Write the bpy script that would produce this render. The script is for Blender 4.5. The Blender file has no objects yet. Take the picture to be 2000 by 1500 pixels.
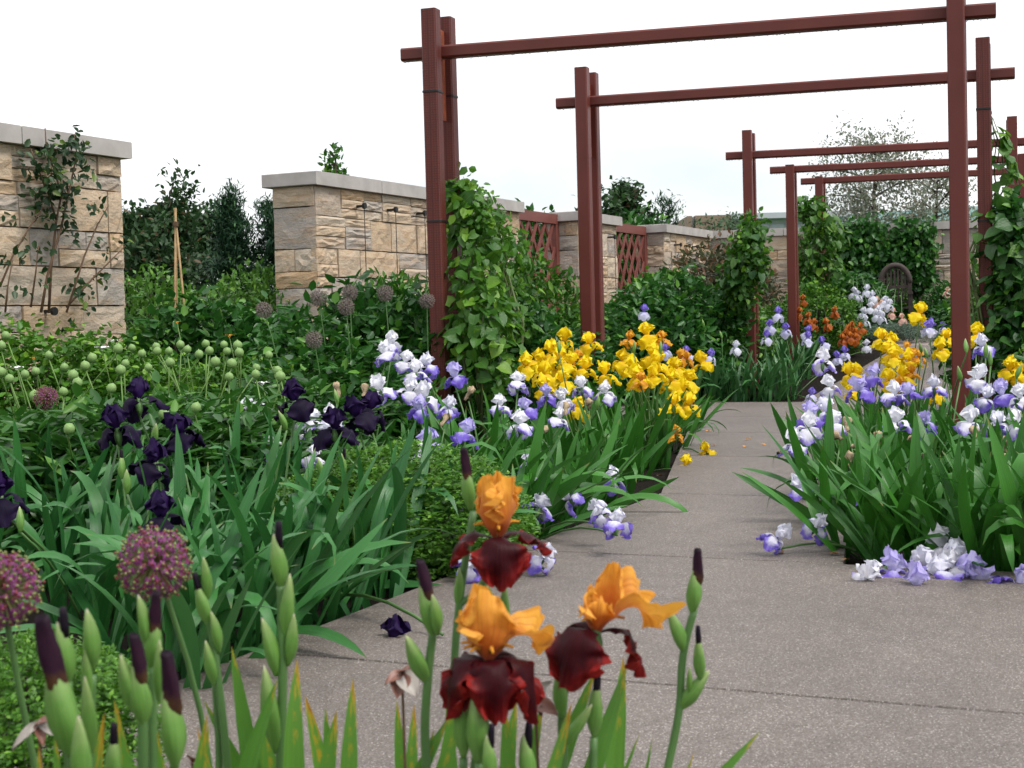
import bpy, math, random
import numpy as np
from mathutils import Vector, Matrix, Quaternion

# ------------------------------------------------------------------ camera, sky, sun, exposure
SC = bpy.context.scene
COL = SC.collection
FOC = 2900.0                      # focal length in pixels of a 2000 px wide frame
CAM_H = 0.85
PITCH = math.atan(119 / FOC)
ROLL = math.radians(-1.54)
CAMROT = (Matrix.Rotation(math.pi / 2 - PITCH, 3, 'X') @ Matrix.Rotation(ROLL, 3, 'Z'))
cd = bpy.data.cameras.new('camera')
cam = bpy.data.objects.new('camera', cd)
COL.objects.link(cam)
cd.sensor_fit = 'HORIZONTAL'; cd.sensor_width = 36.0; cd.lens = FOC / 2000 * 36
cd.clip_start = 0.05; cd.clip_end = 2000
cd.dof.use_dof = True; cd.dof.focus_distance = 7.5; cd.dof.aperture_fstop = 12.0
M4 = CAMROT.to_4x4(); M4.translation = (0, 0, CAM_H)
cam.matrix_world = M4
SC.camera = cam

W = bpy.data.worlds.new('World'); SC.world = W; W.use_nodes = True
nt = W.node_tree; nt.nodes.clear()
def wn(t): return nt.nodes.new(t)
SUN_EL, SUN_AZ = math.radians(58), math.radians(125)
out = wn('ShaderNodeOutputWorld'); bg = wn('ShaderNodeBackground')
sky = wn('ShaderNodeTexSky'); sky.sky_type = 'NISHITA'; sky.sun_disc = False
sky.sun_elevation = SUN_EL; sky.sun_rotation = SUN_AZ
tc = wn('ShaderNodeTexCoord'); mp = wn('ShaderNodeMapping'); mp.inputs['Scale'].default_value = (1, 1, 2.6)
nz = wn('ShaderNodeTexNoise'); nz.inputs['Scale'].default_value = 2.2; nz.inputs['Detail'].default_value = 5; nz.inputs['Roughness'].default_value = .5
cr = wn('ShaderNodeMapRange'); cr.inputs[1].default_value = .33; cr.inputs[2].default_value = .58; cr.inputs[3].default_value = .42; cr.inputs[4].default_value = 1.0
mx = wn('ShaderNodeMix'); mx.data_type = 'RGBA'
mx.inputs[7].default_value = (10.2, 10.2, 10.3, 1)
nt.links.new(tc.outputs['Generated'], mp.inputs[0]); nt.links.new(mp.outputs[0], nz.inputs['Vector'])
nt.links.new(nz.outputs[0], cr.inputs[0]); nt.links.new(cr.outputs[0], mx.inputs[0])
nt.links.new(sky.outputs[0], mx.inputs[6]); nt.links.new(mx.outputs[2], bg.inputs[0])
bg.inputs[1].default_value = 0.055
nt.links.new(bg.outputs[0], out.inputs[0])

sl = bpy.data.lights.new('sun', 'SUN'); sun = bpy.data.objects.new('sun', sl); COL.objects.link(sun)
sl.energy = 1.4; sl.angle = math.radians(28); sl.color = (1, .96, .9)
sd = Vector((math.sin(SUN_AZ) * math.cos(SUN_EL), math.cos(SUN_AZ) * math.cos(SUN_EL), math.sin(SUN_EL)))
sun.rotation_euler = sd.to_track_quat('Z', 'Y').to_euler(); sun.location = (5, -5, 12)

SC.view_settings.view_transform = 'Standard'; SC.view_settings.look = 'None'
SC.view_settings.exposure = 1.25; SC.view_settings.gamma = 1.0
SC.view_settings.use_curve_mapping = False
try:
    SC.cycles.use_denoising = True
    SC.cycles.max_bounces = 8; SC.cycles.transmission_bounces = 4; SC.cycles.diffuse_bounces = 3; SC.cycles.glossy_bounces = 2
    SC.cycles.use_adaptive_sampling = True; SC.cycles.adaptive_threshold = 0.02
except Exception: pass

# ------------------------------------------------------------------ coordinates
D = np.array([.42, .9075]); E = np.array([.9075, -.42])       # along the garden path / across it
def ray(px, py):
    return CAMROT @ Vector(((px - 1000) / FOC, -(py - 750) / FOC, -1))
def P(px, py, Y):
    r = ray(px, py); return Vector((0, 0, CAM_H)) + r * (Y / r.y)
def PZ(px, py, z):
    r = ray(px, py); return Vector((0, 0, CAM_H)) + r * ((z - CAM_H) / r.z)
def proj(v):
    c = CAMROT.transposed() @ (Vector(v) - Vector((0, 0, CAM_H)))
    return 1000 + FOC * c.x / -c.z, 750 - FOC * c.y / -c.z
def st(s, t): return np.array([s * D[0] + t * E[0], s * D[1] + t * E[1]])
def to_st(x, y): return x * D[0] + y * D[1], x * E[0] + y * E[1]
def zg(x, y):
    s = x * D[0] + y * D[1]
    return 0.5 * min(1, max(0, (s - 14.6) / 6.0))
def G(px, py):
    v = PZ(px, py, 0)
    for _ in range(12): v = PZ(px, py, zg(v.x, v.y)) if ray(px, py).z < -1e-4 else v
    return v

# ------------------------------------------------------------------ materials
def newmat(name):
    m = bpy.data.materials.new(name); m.use_nodes = True
    n = m.node_tree.nodes; n.clear()
    o = n.new('ShaderNodeOutputMaterial'); b = n.new('ShaderNodeBsdfPrincipled')
    m.node_tree.links.new(b.outputs[0], o.inputs[0])
    return m, m.node_tree, b, o
def N(nt, t, **kw):
    n = nt.nodes.new(t)
    for k, v in kw.items(): setattr(n, k, v)
    return n
def setv(nt, sock, v):
    if hasattr(v, 'is_linked') or isinstance(v, bpy.types.NodeSocket): nt.links.new(v, sock)
    else:
        if isinstance(v, (tuple, list)) and len(v) == 3 and sock.type == 'RGBA': v = (*v, 1)
        sock.default_value = v
def mixc(nt, f, a, b, mode='MIX'):
    m = N(nt, 'ShaderNodeMix', data_type='RGBA', blend_type=mode)
    setv(nt, m.inputs[0], f); setv(nt, m.inputs[6], a); setv(nt, m.inputs[7], b); return m.outputs[2]
def math_(nt, op, a, b=0.0, clamp=False):
    m = N(nt, 'ShaderNodeMath', operation=op, use_clamp=clamp)
    setv(nt, m.inputs[0], a); setv(nt, m.inputs[1], b); return m.outputs[0]
def rng(nt, v, a, b, c=0.0, d=1.0, smooth=False):
    m = N(nt, 'ShaderNodeMapRange')
    if smooth: m.interpolation_type = 'SMOOTHSTEP'
    setv(nt, m.inputs[0], v)
    for i, x in enumerate((a, b, c, d)): m.inputs[i + 1].default_value = x
    return m.outputs[0]
def noise(nt, scale, detail=3, vec=None, rough=.5):
    n = N(nt, 'ShaderNodeTexNoise'); n.inputs['Scale'].default_value = scale; n.inputs['Detail'].default_value = detail; n.inputs['Roughness'].default_value = rough
    if vec is not None: nt.links.new(vec, n.inputs['Vector'])
    return n.outputs[0]
def objco(nt): return N(nt, 'ShaderNodeTexCoord').outputs['Object']
def mapped(nt, vec, scale):
    m = N(nt, 'ShaderNodeMapping'); m.inputs['Scale'].default_value = scale; nt.links.new(vec, m.inputs[0]); return m.outputs[0]
def bump(nt, b, h, strength, dist=.01):
    k = N(nt, 'ShaderNodeBump'); k.inputs['Strength'].default_value = strength; k.inputs['Distance'].default_value = dist
    nt.links.new(h, k.inputs['Height']); nt.links.new(k.outputs[0], b.inputs['Normal'])
def translucent(nt, b, o, col, fac):
    t = N(nt, 'ShaderNodeBsdfTranslucent'); setv(nt, t.inputs[0], col)
    m = N(nt, 'ShaderNodeMixShader'); m.inputs[0].default_value = fac
    nt.links.new(b.outputs[0], m.inputs[1]); nt.links.new(t.outputs[0], m.inputs[2]); nt.links.new(m.outputs[0], o.inputs[0])

def plain(name, c, rough=.6, var=.25, nscale=8.0, bmp=0.0, spec=.4, metallic=0):
    m, t, b, o = newmat(name)
    f = noise(t, nscale, 4, objco(t))
    k = rng(t, f, .3, .7, 1 - var, 1 + var)
    cc = N(t, 'ShaderNodeVectorMath', operation='SCALE'); cc.inputs[0].default_value = c; t.links.new(k, cc.inputs['Scale'])
    t.links.new(cc.outputs[0], b.inputs['Base Color'])
    b.inputs['Roughness'].default_value = rough; b.inputs['Specular IOR Level'].default_value = spec; b.inputs['Metallic'].default_value = metallic
    if bmp: bump(t, b, noise(t, nscale * 6, 3, objco(t)), bmp)
    return m
def foliage_mat(name, dark, light, hot=None, rough=.42, tr=.20, hotp=.87):
    m, t, b, o = newmat(name)
    g = N(t, 'ShaderNodeNewGeometry')
    r = g.outputs['Random Per Island']
    n1 = rng(t, noise(t, 2.2, 2, objco(t)), .35, .65)
    f = math_(t, 'ADD', math_(t, 'MULTIPLY', r, .75), math_(t, 'MULTIPLY', n1, .3), True)
    c = mixc(t, f, dark, light)
    if hot is not None: c = mixc(t, rng(t, r, hotp, hotp + .03), c, hot)
    t.links.new(c, b.inputs['Base Color'])
    b.inputs['Roughness'].default_value = rough + .02; b.inputs['Specular IOR Level'].default_value = .36
    translucent(t, b, o, mixc(t, .5, c, tuple(min(1, x * 2.0) for x in light)), tr)
    return m
def uvn(t):
    s = N(t, 'ShaderNodeSeparateXYZ'); t.links.new(N(t, 'ShaderNodeUVMap').outputs[0], s.inputs[0]); return s.outputs[0], s.outputs[1]
def blade_mat(name, c1, c2, tip=None, rust=False, tr=.12, rough=.36):
    """sword leaves: u along the blade, v across"""
    m, t, b, o = newmat(name)
    u, v = uvn(t)
    rnd = N(t, 'ShaderNodeObjectInfo').outputs['Random']
    g = N(t, 'ShaderNodeNewGeometry').outputs['Random Per Island']
    rr = math_(t, 'FRACT', math_(t, 'ADD', rnd, g))
    c = mixc(t, rr, c1, c2)
    cx = N(t, 'ShaderNodeCombineXYZ'); t.links.new(math_(t, 'MULTIPLY', u, 1.5), cx.inputs[0]); t.links.new(math_(t, 'MULTIPLY', v, 16.0), cx.inputs[1]); t.links.new(math_(t, 'MULTIPLY', rr, 9.0), cx.inputs[2])
    st_ = noise(t, 1.6, 3, cx.outputs[0])
    c = mixc(t, rng(t, st_, .35, .7, 0, .35), c, tuple(x * 1.7 for x in c2))
    c = mixc(t, rng(t, u, .0, .25, .55, 0.0), c, tuple(x * 1.5 for x in c1))
    if tip is not None:
        a = rng(t, math_(t, 'ADD', u, math_(t, 'MULTIPLY', rr, .07)), 1.0, 1.05)
        c = mixc(t, a, c, tip)
    if rust:
        n2 = noise(t, 1.0, 5, mapped(t, N(t, 'ShaderNodeUVMap').outputs[0], (13.0, 3.0, 1)), .7)
        n2 = math_(t, 'ADD', n2, math_(t, 'MULTIPLY', math_(t, 'SUBTRACT', rr, .6), .16))
        a = math_(t, 'ADD', math_(t, 'MULTIPLY', rng(t, u, .62, 1.0), .27), n2)
        c = mixc(t, rng(t, a, .70, .80), c, (.50, .32, .02))
        c = mixc(t, rng(t, a, .80, .9), c, (.33, .08, .01))
    t.links.new(c, b.inputs['Base Color'])
    b.inputs['Roughness'].default_value = rough; b.inputs['Specular IOR Level'].default_value = .36
    bump(t, b, st_, .25, .004)
    translucent(t, b, o, mixc(t, .5, c, tuple(min(1, x * 2.2) for x in c2)), tr)
    return m
def petal_mat(name, base, edge, start=.5, end=.8, vein=None, vw=.35, tr=.35, rough=.5, edgev=.35, throat=None):
    """petals: u from claw to rim, v across; rim colour grows with u and |v|"""
    m, t, b, o = newmat(name)
    u, v = uvn(t)
    av = math_(t, 'ABSOLUTE', math_(t, 'SUBTRACT', math_(t, 'MULTIPLY', v, 2.0), 1.0))
    rnd = N(t, 'ShaderNodeObjectInfo').outputs['Random']
    nn = noise(t, 90.0, 3, objco(t))
    k = math_(t, 'ADD', u, math_(t, 'MULTIPLY', math_(t, 'POWER', av, 2.0), edgev))
    k = math_(t, 'ADD', k, math_(t, 'MULTIPLY', math_(t, 'SUBTRACT', nn, .5), .35))
    k = math_(t, 'ADD', k, math_(t, 'MULTIPLY', math_(t, 'SUBTRACT', rnd, .5), .16))
    c = mixc(t, rng(t, k, start, end, 0, 1, True), base, edge)
    cx = N(t, 'ShaderNodeCombineXYZ'); t.links.new(math_(t, 'MULTIPLY', u, 1.2), cx.inputs[0])
    t.links.new(math_(t, 'MULTIPLY', v, 26.0), cx.inputs[1]); t.links.new(math_(t, 'MULTIPLY', rnd, 7.0), cx.inputs[2])
    ve = noise(t, 1.3, 3, cx.outputs[0])
    if vein is not None: c = mixc(t, rng(t, ve, .48, .68, 0, vw), c, vein)
    if throat is not None: c = mixc(t, rng(t, u, .08, .3, .85, 0), c, throat)
    t.links.new(c, b.inputs['Base Color'])
    b.inputs['Roughness'].default_value = rough; b.inputs['Specular IOR Level'].default_value = .25 if tr > .2 else .12
    b.inputs['Sheen Weight'].default_value = 0.0 if tr < .2 else .12
    bump(t, b, ve, .35, .003)
    translucent(t, b, o, c, tr)
    return m

MT = {}
MT['steel'] = plain('red_brown_steel', (.120, .0270, .0205), .42, .12, 3.0, 0.04, .30)
def steel_net():
    m, t, b, o = newmat('netted_red_brown_steel')
    s = N(t, 'ShaderNodeSeparateXYZ'); t.links.new(objco(t), s.inputs[0])
    def lines(x): return rng(t, math_(t, 'ABSOLUTE', math_(t, 'SUBTRACT', math_(t, 'FRACT', math_(t, 'DIVIDE', x, .0155)), .5)), .33, .42)
    l = math_(t, 'MAXIMUM', lines(s.outputs[2]), math_(t, 'MAXIMUM', lines(s.outputs[0]), lines(s.outputs[1])))
    side = rng(t, noise(t, 3, 3, objco(t)), .3, .7, .9, 1.1)
    c = mixc(t, math_(t, 'MULTIPLY', l, .55), (.125, .029, .022), (.045, .011, .009))
    t.links.new(mixc(t, 1.0, c, side, 'MULTIPLY'), b.inputs['Base Color'])
    b.inputs['Roughness'].default_value = .5; b.inputs['Specular IOR Level'].default_value = .3
    bump(t, b, l, .4, .003)
    return m
MT['steel_net'] = steel_net()
MT['rust_plate'] = plain('rusty_plate', (.24, .055, .022), .7, .3, 20, .1)
MT['black'] = plain('black_plastic', (.012, .012, .013), .5, .1)
MT['lattice'] = plain('lattice_steel', (.17, .052, .040), .5, .12, 3, 0.05)
def stone_mat():
    m, t, b, o = newmat('sandstone')
    rnd = N(t, 'ShaderNodeObjectInfo').outputs['Random']
    geo = N(t, 'ShaderNodeNewGeometry').outputs['Position']
    off = N(t, 'ShaderNodeVectorMath', operation='ADD'); t.links.new(geo, off.inputs[0])
    cb = N(t, 'ShaderNodeCombineXYZ'); t.links.new(math_(t, 'MULTIPLY', rnd, 60.0), cb.inputs[0]); t.links.new(math_(t, 'MULTIPLY', rnd, 37.0), cb.inputs[2]); t.links.new(cb.outputs[0], off.inputs[1])
    vec = off.outputs[0]
    ramp = N(t, 'ShaderNodeValToRGB'); t.links.new(rnd, ramp.inputs[0])
    e = ramp.color_ramp.elements
    e[0].position = 0; e[0].color = (.52, .40, .28, 1)
    e[1].position = 1; e[1].color = (.42, .38, .335, 1)
    for p_, c_ in ((.22, (.57, .46, .34)), (.4, (.50, .35, .21)), (.55, (.58, .50, .40)), (.72, (.47, .38, .29)), (.85, (.36, .33, .30))):
        k = e.new(p_); k.color = (*c_, 1)
    band = noise(t, 3.0, 5, mapped(t, vec, (1.2, 1.2, 5.0)), .6)
    c = mixc(t, rng(t, band, .48, .72, 0, .6), ramp.outputs[0], (.50, .31, .16))
    blot = noise(t, 7.0, 4, vec, .6)
    c = mixc(t, rng(t, blot, .52, .75, 0, .6), c, (.50, .44, .36))
    fine = noise(t, 60.0, 4, vec, .7)
    c = mixc(t, rng(t, fine, .3, .65, .3, 0), c, (.26, .20, .15))
    t.links.new(c, b.inputs['Base Color']); b.inputs['Roughness'].default_value = .85; b.inputs['Specular IOR Level'].default_value = .25
    hh = math_(t, 'ADD', math_(t, 'MULTIPLY', noise(t, 14, 5, mapped(t, vec, (1, 1, 2.2)), .65), 1.0), math_(t, 'MULTIPLY', fine, .25))
    bump(t, b, hh, .8, .02)
    return m
MT['stone'] = stone_mat()
MT['mortar'] = plain('mortar', (.13, .11, .095), .95, .2, 20, .2)
MT['coping'] = plain('pale_limestone', (.40, .375, .355), .8, .14, 5, .15, .3)
def path_mat():
    m, t, b, o = newmat('exposed_aggregate')
    geo = N(t, 'ShaderNodeNewGeometry').outputs['Position']
    v = N(t, 'ShaderNodeTexVoronoi'); v.inputs['Scale'].default_value = 330.0; t.links.new(geo, v.inputs['Vector'])
    ramp = N(t, 'ShaderNodeValToRGB')
    sp = N(t, 'ShaderNodeSeparateColor'); t.links.new(v.outputs['Color'], sp.inputs[0]); t.links.new(sp.outputs[0], ramp.inputs[0])
    e = ramp.color_ramp.elements; e[0].color = (.075, .058, .048, 1); e[1].color = (.70, .64, .60, 1)
    for p_, c_ in ((.3, (.165, .130, .112)), (.6, (.215, .178, .158)), (.85, (.27, .232, .212)), (.94, (.40, .355, .335))):
        k = e.new(p_); k.color = (*c_, 1)
    c = mixc(t, rng(t, v.outputs['Distance'], .35, .75, 0, .5), ramp.outputs[0], (.15, .125, .11))
    big = noise(t, .9, 5, geo, .6); mid = noise(t, 9.0, 4, geo, .6)
    k = math_(t, 'MULTIPLY', rng(t, big, .3, .7, .66, .90), rng(t, mid, .3, .7, .9, 1.1))
    c = mixc(t, 1.0, c, k, 'MULTIPLY'); c = mixc(t, 1.0, c, (.98, .995, 1.0), 'MULTIPLY')
    t.links.new(c, b.inputs['Base Color']); b.inputs['Roughness'].default_value = .62; b.inputs['Specular IOR Level'].default_value = .45
    bump(t, b, math_(t, 'SUBTRACT', 1.0, v.outputs['Distance']), .45, .004)
    return m
MT['path'] = path_mat()
MT['border'] = plain('clay_paver', (.27, .22, .20), .8, .2, 12, .2)
MT['soil'] = plain('dark_mulch_soil', (.022, .016, .012), .95, .5, 25, .9, .1)
def ground_mat():
    m, t, b, o = newmat('garden_soil_and_grass')
    geo = N(t, 'ShaderNodeNewGeometry').outputs['Position']
    c = mixc(t, rng(t, noise(t, 30, 5, geo, .7), .3, .7), (.006, .0045, .0035), (.022, .015, .011))
    ln = N(t, 'ShaderNodeVectorMath', operation='LENGTH'); t.links.new(geo, ln.inputs[0])
    gr = mixc(t, noise(t, 3, 4, geo), (.03, .075, .018), (.06, .12, .03))
    c = mixc(t, rng(t, ln.outputs['Value'], 28, 36), c, gr)
    t.links.new(c, b.inputs['Base Color']); b.inputs['Roughness'].default_value = .95; b.inputs['Specular IOR Level'].default_value = .15
    bump(t, b, noise(t, 45, 5, geo, .7), 1.0, .03)
    return m
MT['ground'] = ground_mat()
# foliage
MT['f_rose'] = foliage_mat('rose_leaves', (.024, .092, .008), (.088, .235, .016), (.16, .32, .025))
MT['f_roseclimb'] = foliage_mat('climbing_rose_leaves', (.010, .032, .016), (.035, .085, .022), (.10, .16, .02))
MT['f_dark'] = foliage_mat('dark_shrub_leaves', (.009, .054, .009), (.036, .140, .019), (.09, .23, .025), .36)
MT['f_mid'] = foliage_mat('mid_green_leaves', (.016, .072, .008), (.062, .185, .016), (.13, .28, .02), .40)
MT['f_bright'] = foliage_mat('bright_shrub_leaves', (.040, .120, .016), (.100, .235, .030), (.15, .3, .04), .45)
MT['f_vine'] = foliage_mat('vine_leaves', (.030, .105, .014), (.090, .230, .024), (.17, .33, .03), .4, .34, .86)
MT['f_box'] = foliage_mat('boxwood_leaves', (.035, .115, .012), (.105, .260, .024), (.17, .35, .04), .45, .25)
MT['f_peony'] = foliage_mat('peony_leaves', (.010, .056, .009), (.044, .148, .019), (.09, .22, .03), .36)
MT['f_tree'] = foliage_mat('tree_leaves', (.012, .040, .015), (.040, .095, .028), (.085, .055, .025), .5, .2, .9)
MT['f_conifer'] = foliage_mat('conifer_sprays', (.010, .040, .020), (.034, .095, .040), (.06, .14, .05), .55, .15)
MT['f_crab'] = foliage_mat('crabapple_leaves', (.10, .125, .085), (.24, .27, .20), (.20, .15, .11), .5, .3, .85)
MT['f_grey'] = foliage_mat('silver_leaves', (.06, .11, .075), (.15, .22, .16), None, .6, .2)
MT['f_reddish'] = foliage_mat('bronze_leaves', (.035, .045, .025), (.08, .10, .04), (.16, .07, .035), .45, .25, .75)
MT['f_far'] = foliage_mat('far_leaves', (.025, .065, .03), (.06, .12, .05), None, .6, .2)
MT['bark'] = plain('bark', (.065, .048, .034), .9, .3, 20, .5)
MT['cane'] = plain('rose_cane', (.105, .060, .032), .7, .3, 15, .2)
MT['greencane'] = plain('green_cane', (.10, .13, .045), .6, .3, 15, .1)
MT['bamboo'] = plain('bamboo', (.32, .21, .09), .5, .25, 20, .1)
# iris leaves
MT['blade'] = blade_mat('iris_blade', (.015, .082, .010), (.042, .165, .018), (.16, .16, .04))
MT['blade_blue'] = blade_mat('blue_green_iris_blade', (.011, .070, .017), (.040, .160, .034), (.14, .16, .05))
MT['blade_far'] = blade_mat('far_iris_blade', (.017, .080, .024), (.050, .155, .040))
MT['blade_fore'] = blade_mat('rust_spotted_iris_blade', (.055, .165, .022), (.105, .245, .035), (.5, .25, .03), True, .25)
MT['stalk'] = plain('iris_stalk', (.075, .165, .045), .45, .2, 12, 0)
def spathe_mat():
    m, t, b, o = newmat('bud_spathe')
    u, v = uvn(t)
    c = mixc(t, rng(t, u, .55, .95), (.15, .32, .06), (.36, .44, .18))
    cx = N(t, 'ShaderNodeCombineXYZ'); t.links.new(math_(t, 'MULTIPLY', u, 1.2), cx.inputs[0]); t.links.new(math_(t, 'MULTIPLY', v, 22.0), cx.inputs[1])
    c = mixc(t, rng(t, noise(t, 1.3, 3, cx.outputs[0]), .42, .66, 0, .55), c, (.075, .20, .03))
    c = mixc(t, rng(t, noise(t, 45, 3, objco(t)), .55, .75, 0, .5), c, (.30, .42, .14))
    c = mixc(t, rng(t, u, .9, 1.0, 0, .8), c, (.42, .36, .30))
    t.links.new(c, b.inputs['Base Color']); b.inputs['Roughness'].default_value = .45
    translucent(t, b, o, c, .15)
    return m
MT['spathe'] = spathe_mat()
def budtip_mat():
    m, t, b, o = newmat('rolled_bud_tip')
    u, v = uvn(t)
    n_ = noise(t, 70, 3, objco(t))
    c = mixc(t, rng(t, math_(t, 'ADD', u, math_(t, 'MULTIPLY', math_(t, 'SUBTRACT', n_, .5), .5)), -.05, .30), (.10, .050, .008), (.020, .0035, .014))
    c = mixc(t, rng(t, u, .6, .95), c, (.006, .002, .007))
    t.links.new(c, b.inputs['Base Color']); b.inputs['Roughness'].default_value = .65; b.inputs['Specular IOR Level'].default_value = .2
    return m
MT['budtip'] = budtip_mat()
MT['budtip_black'] = plain('dark_bud_tip', (.007, .003, .009), .65, .4, 40, 0, .2)
MT['papery'] = plain('withered_flower', (.42, .32, .20), .8, .35, 60, .4)
# petals: palettes of (standard, fall)
PAL = {}
def pal(k, s, f): MT['ps_' + k] = s; MT['pf_' + k] = f
pal('violet', petal_mat('white_standard', (.87, .87, .95), (.84, .84, .95), .5, 1.2, (.60, .57, .90), .16, .35, throat=(.50, .45, .82)),
    petal_mat('violet_edged_fall', (.85, .84, .95), (.235, .160, .70), .46, .86, (.34, .26, .74), .25, .35))
pal('pale', petal_mat('pure_white_standard', (.90, .90, .95), (.88, .88, .95), .5, 1.2, (.68, .66, .92), .12, .35),
    petal_mat('violet_rimmed_fall', (.88, .87, .95), (.30, .22, .74), .66, 1.05, (.5, .44, .85), .2, .35))
pal('lilac', petal_mat('lilac_white_standard', (.70, .68, .92), (.52, .46, .86), .35, 1.1, (.40, .34, .80), .35, .35),
    petal_mat('deep_violet_fall', (.62, .58, .90), (.19, .12, .62), .25, .66, (.2, .13, .6), .4, .35))
pal('bicolor', petal_mat('violet_standard', (.33, .26, .78), (.26, .19, .72), .2, .9, (.2, .15, .6), .3),
    petal_mat('pale_fall', (.62, .60, .90), (.76, .78, .93), .3, .9, (.4, .36, .8), .25))
pal('yellow', petal_mat('yellow_standard', (.93, .66, .003), (.95, .77, .006), .2, .9, (.88, .54, .003), .35, .4),
    petal_mat('golden_fall', (.90, .55, .003), (.95, .74, .005), .2, .8, (.80, .44, .003), .35, .4))
pal('gold', petal_mat('fading_gold_standard', (.76, .33, .02), (.86, .47, .03), .3, 1.0, (.5, .2, .01), .5, .4),
    petal_mat('fading_gold_fall', (.7, .28, .02), (.84, .42, .02), .3, .9, (.45, .18, .01), .5, .4))
pal('dark', petal_mat('black_purple_standard', (.018, .005, .052), (.010, .003, .030), .3, 1.0, (.03, .010, .085), .4, .10, .6),
    petal_mat('black_purple_fall', (.005, .002, .014), (.010, .003, .026), .4, 1.0, (.003, .001, .008), .5, .05, .6))
pal('amber', petal_mat('amber_standard', (.56, .150, .016), (.86, .42, .050), .34, .98, (.44, .11, .012), .55, .38, .5, .25, throat=(.33, .06, .02)),
    petal_mat('maroon_fall', (.034, .0018, .0040), (.25, .013, .010), .70, 1.28, (.014, .0008, .003), .6, .14, .42, .55))
pal('white', petal_mat('white_iris_standard', (.80, .82, .92), (.84, .85, .92), .3, 1.0, (.6, .62, .85), .2),
    petal_mat('white_iris_fall', (.78, .80, .93), (.82, .84, .93), .3, 1.0, (.6, .62, .85), .25))
pal('orange', petal_mat('orange_standard', (.50, .13, .012), (.62, .19, .015), .3, 1.0, (.3, .07, .01), .3),
    petal_mat('rusty_fall', (.34, .075, .01), (.55, .14, .012), .3, 1.0, (.2, .05, .01), .4))
pal('pink', petal_mat('peach_standard', (.80, .48, .38), (.85, .6, .48), .3, 1.0),
    petal_mat('peach_fall', (.78, .45, .36), (.84, .58, .48), .3, 1.0))
MT['beard'] = plain('golden_beard', (.65, .27, .02), .9, .3, 80, .5)
MT['white_rag'] = plain('white_petal', (.80, .80, .78), .6, .08, 20)
MT['pod'] = foliage_mat('green_pod', (.16, .29, .085), (.26, .40, .14), None, .45, .12)
MT['podstalk'] = plain('pod_stalk', (.10, .19, .04), .5, .3, 10)
MT['allium_purple'] = foliage_mat('purple_florets', (.13, .018, .085), (.30, .055, .25), (.20, .035, .05), .5, .2, .72)
MT['allium_green'] = foliage_mat('green_capsules', (.15, .20, .05), (.29, .30, .10), (.22, .04, .05), .5, .1, .7)
MT['allium_dry'] = foliage_mat('dry_florets', (.13, .105, .10), (.28, .235, .22), (.16, .11, .08), .8, .15, .8)
MT['wood'] = plain('weathered_dark_wood', (.050, .036, .032), .75, .3, 15, .3)
MT['wire'] = plain('dark_wire', (.03, .028, .027), .5, .1)
MT['bldg_tan'] = plain('tan_cladding', (.23, .165, .12), .7, .06, 2)
MT['bldg_white'] = plain('pale_panel', (.50, .55, .60), .5, .05, 2)
MT['bldg_glass'] = plain('pale_glazing', (.30, .40, .46), .15, .08, 2, 0, .8)
MT['bldg_green'] = plain('green_glazing', (.30, .50, .50), .15, .08, 2, 0, .8)
MT['bldg_roof'] = plain('metal_roof', (.40, .43, .46), .4, .05, 2)
MT['red_leaf'] = plain('bronze_rose_leaf', (.20, .085, .06), .4, .35, 60)
MT['grey_leaf'] = plain('grey_rose_leaf', (.33, .30, .27), .4, .25, 60)
MT['drop'] = None
def drop_mat():
    m, t, b, o = newmat('water_drop'); b.inputs['Base Color'].default_value = (.9, .95, 1, 1); b.inputs['Roughness'].default_value = .02
    b.inputs['Transmission Weight'].default_value = 1.0; b.inputs['IOR'].default_value = 1.33; return m
MT['drop'] = drop_mat()
MT['bee'] = plain('black_fuzz', (.01, .009, .008), .9, .2, 60); MT['bee_band'] = plain('amber_fuzz', (.30, .18, .03), .9, .2, 60)
MT['wing'] = plain('smoky_wing', (.12, .10, .09), .3, .2, 60)
MT['fallen'] = plain('fallen_petal', (.70, .30, .03), .7, .25, 60)
MT['brown_leaf'] = plain('dead_leaf', (.19, .10, .045), .8, .35, 40)

# ------------------------------------------------------------------ object helpers
RS = np.random.RandomState
def link(o, parent=None):
    COL.objects.link(o)
    if parent is not None: o.parent = parent
    return o
def obj(name, mesh, parent=None, loc=None, rot=None, scale=None, mat=None, kind=None, label=None):
    o = bpy.data.objects.new(name, mesh)
    if mat is not None and len(mesh.materials) == 0: mesh.materials.append(MT[mat] if isinstance(mat, str) else mat)
    if loc is not None: o.location = loc
    if rot is not None:
        if isinstance(rot, Quaternion): o.rotation_mode = 'QUATERNION'; o.rotation_quaternion = rot
        else: o.rotation_euler = rot
    if scale is not None: o.scale = (scale,) * 3 if isinstance(scale, (int, float)) else scale
    if kind: o['kind'] = kind
    if label: o['label'] = label
    return link(o, parent)
def tag(o, label, cat, group=None):
    o['label'] = label; o['category'] = cat
    if group: o['group'] = group
    return o
def thing(name, label, cat, loc=(0, 0, 0), group=None, rotz=0):
    o = bpy.data.objects.new(name, None); o.location = loc; o.rotation_euler = (0, 0, rotz); o.empty_display_size = .1
    link(o); return tag(o, label, cat, group)

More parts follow.
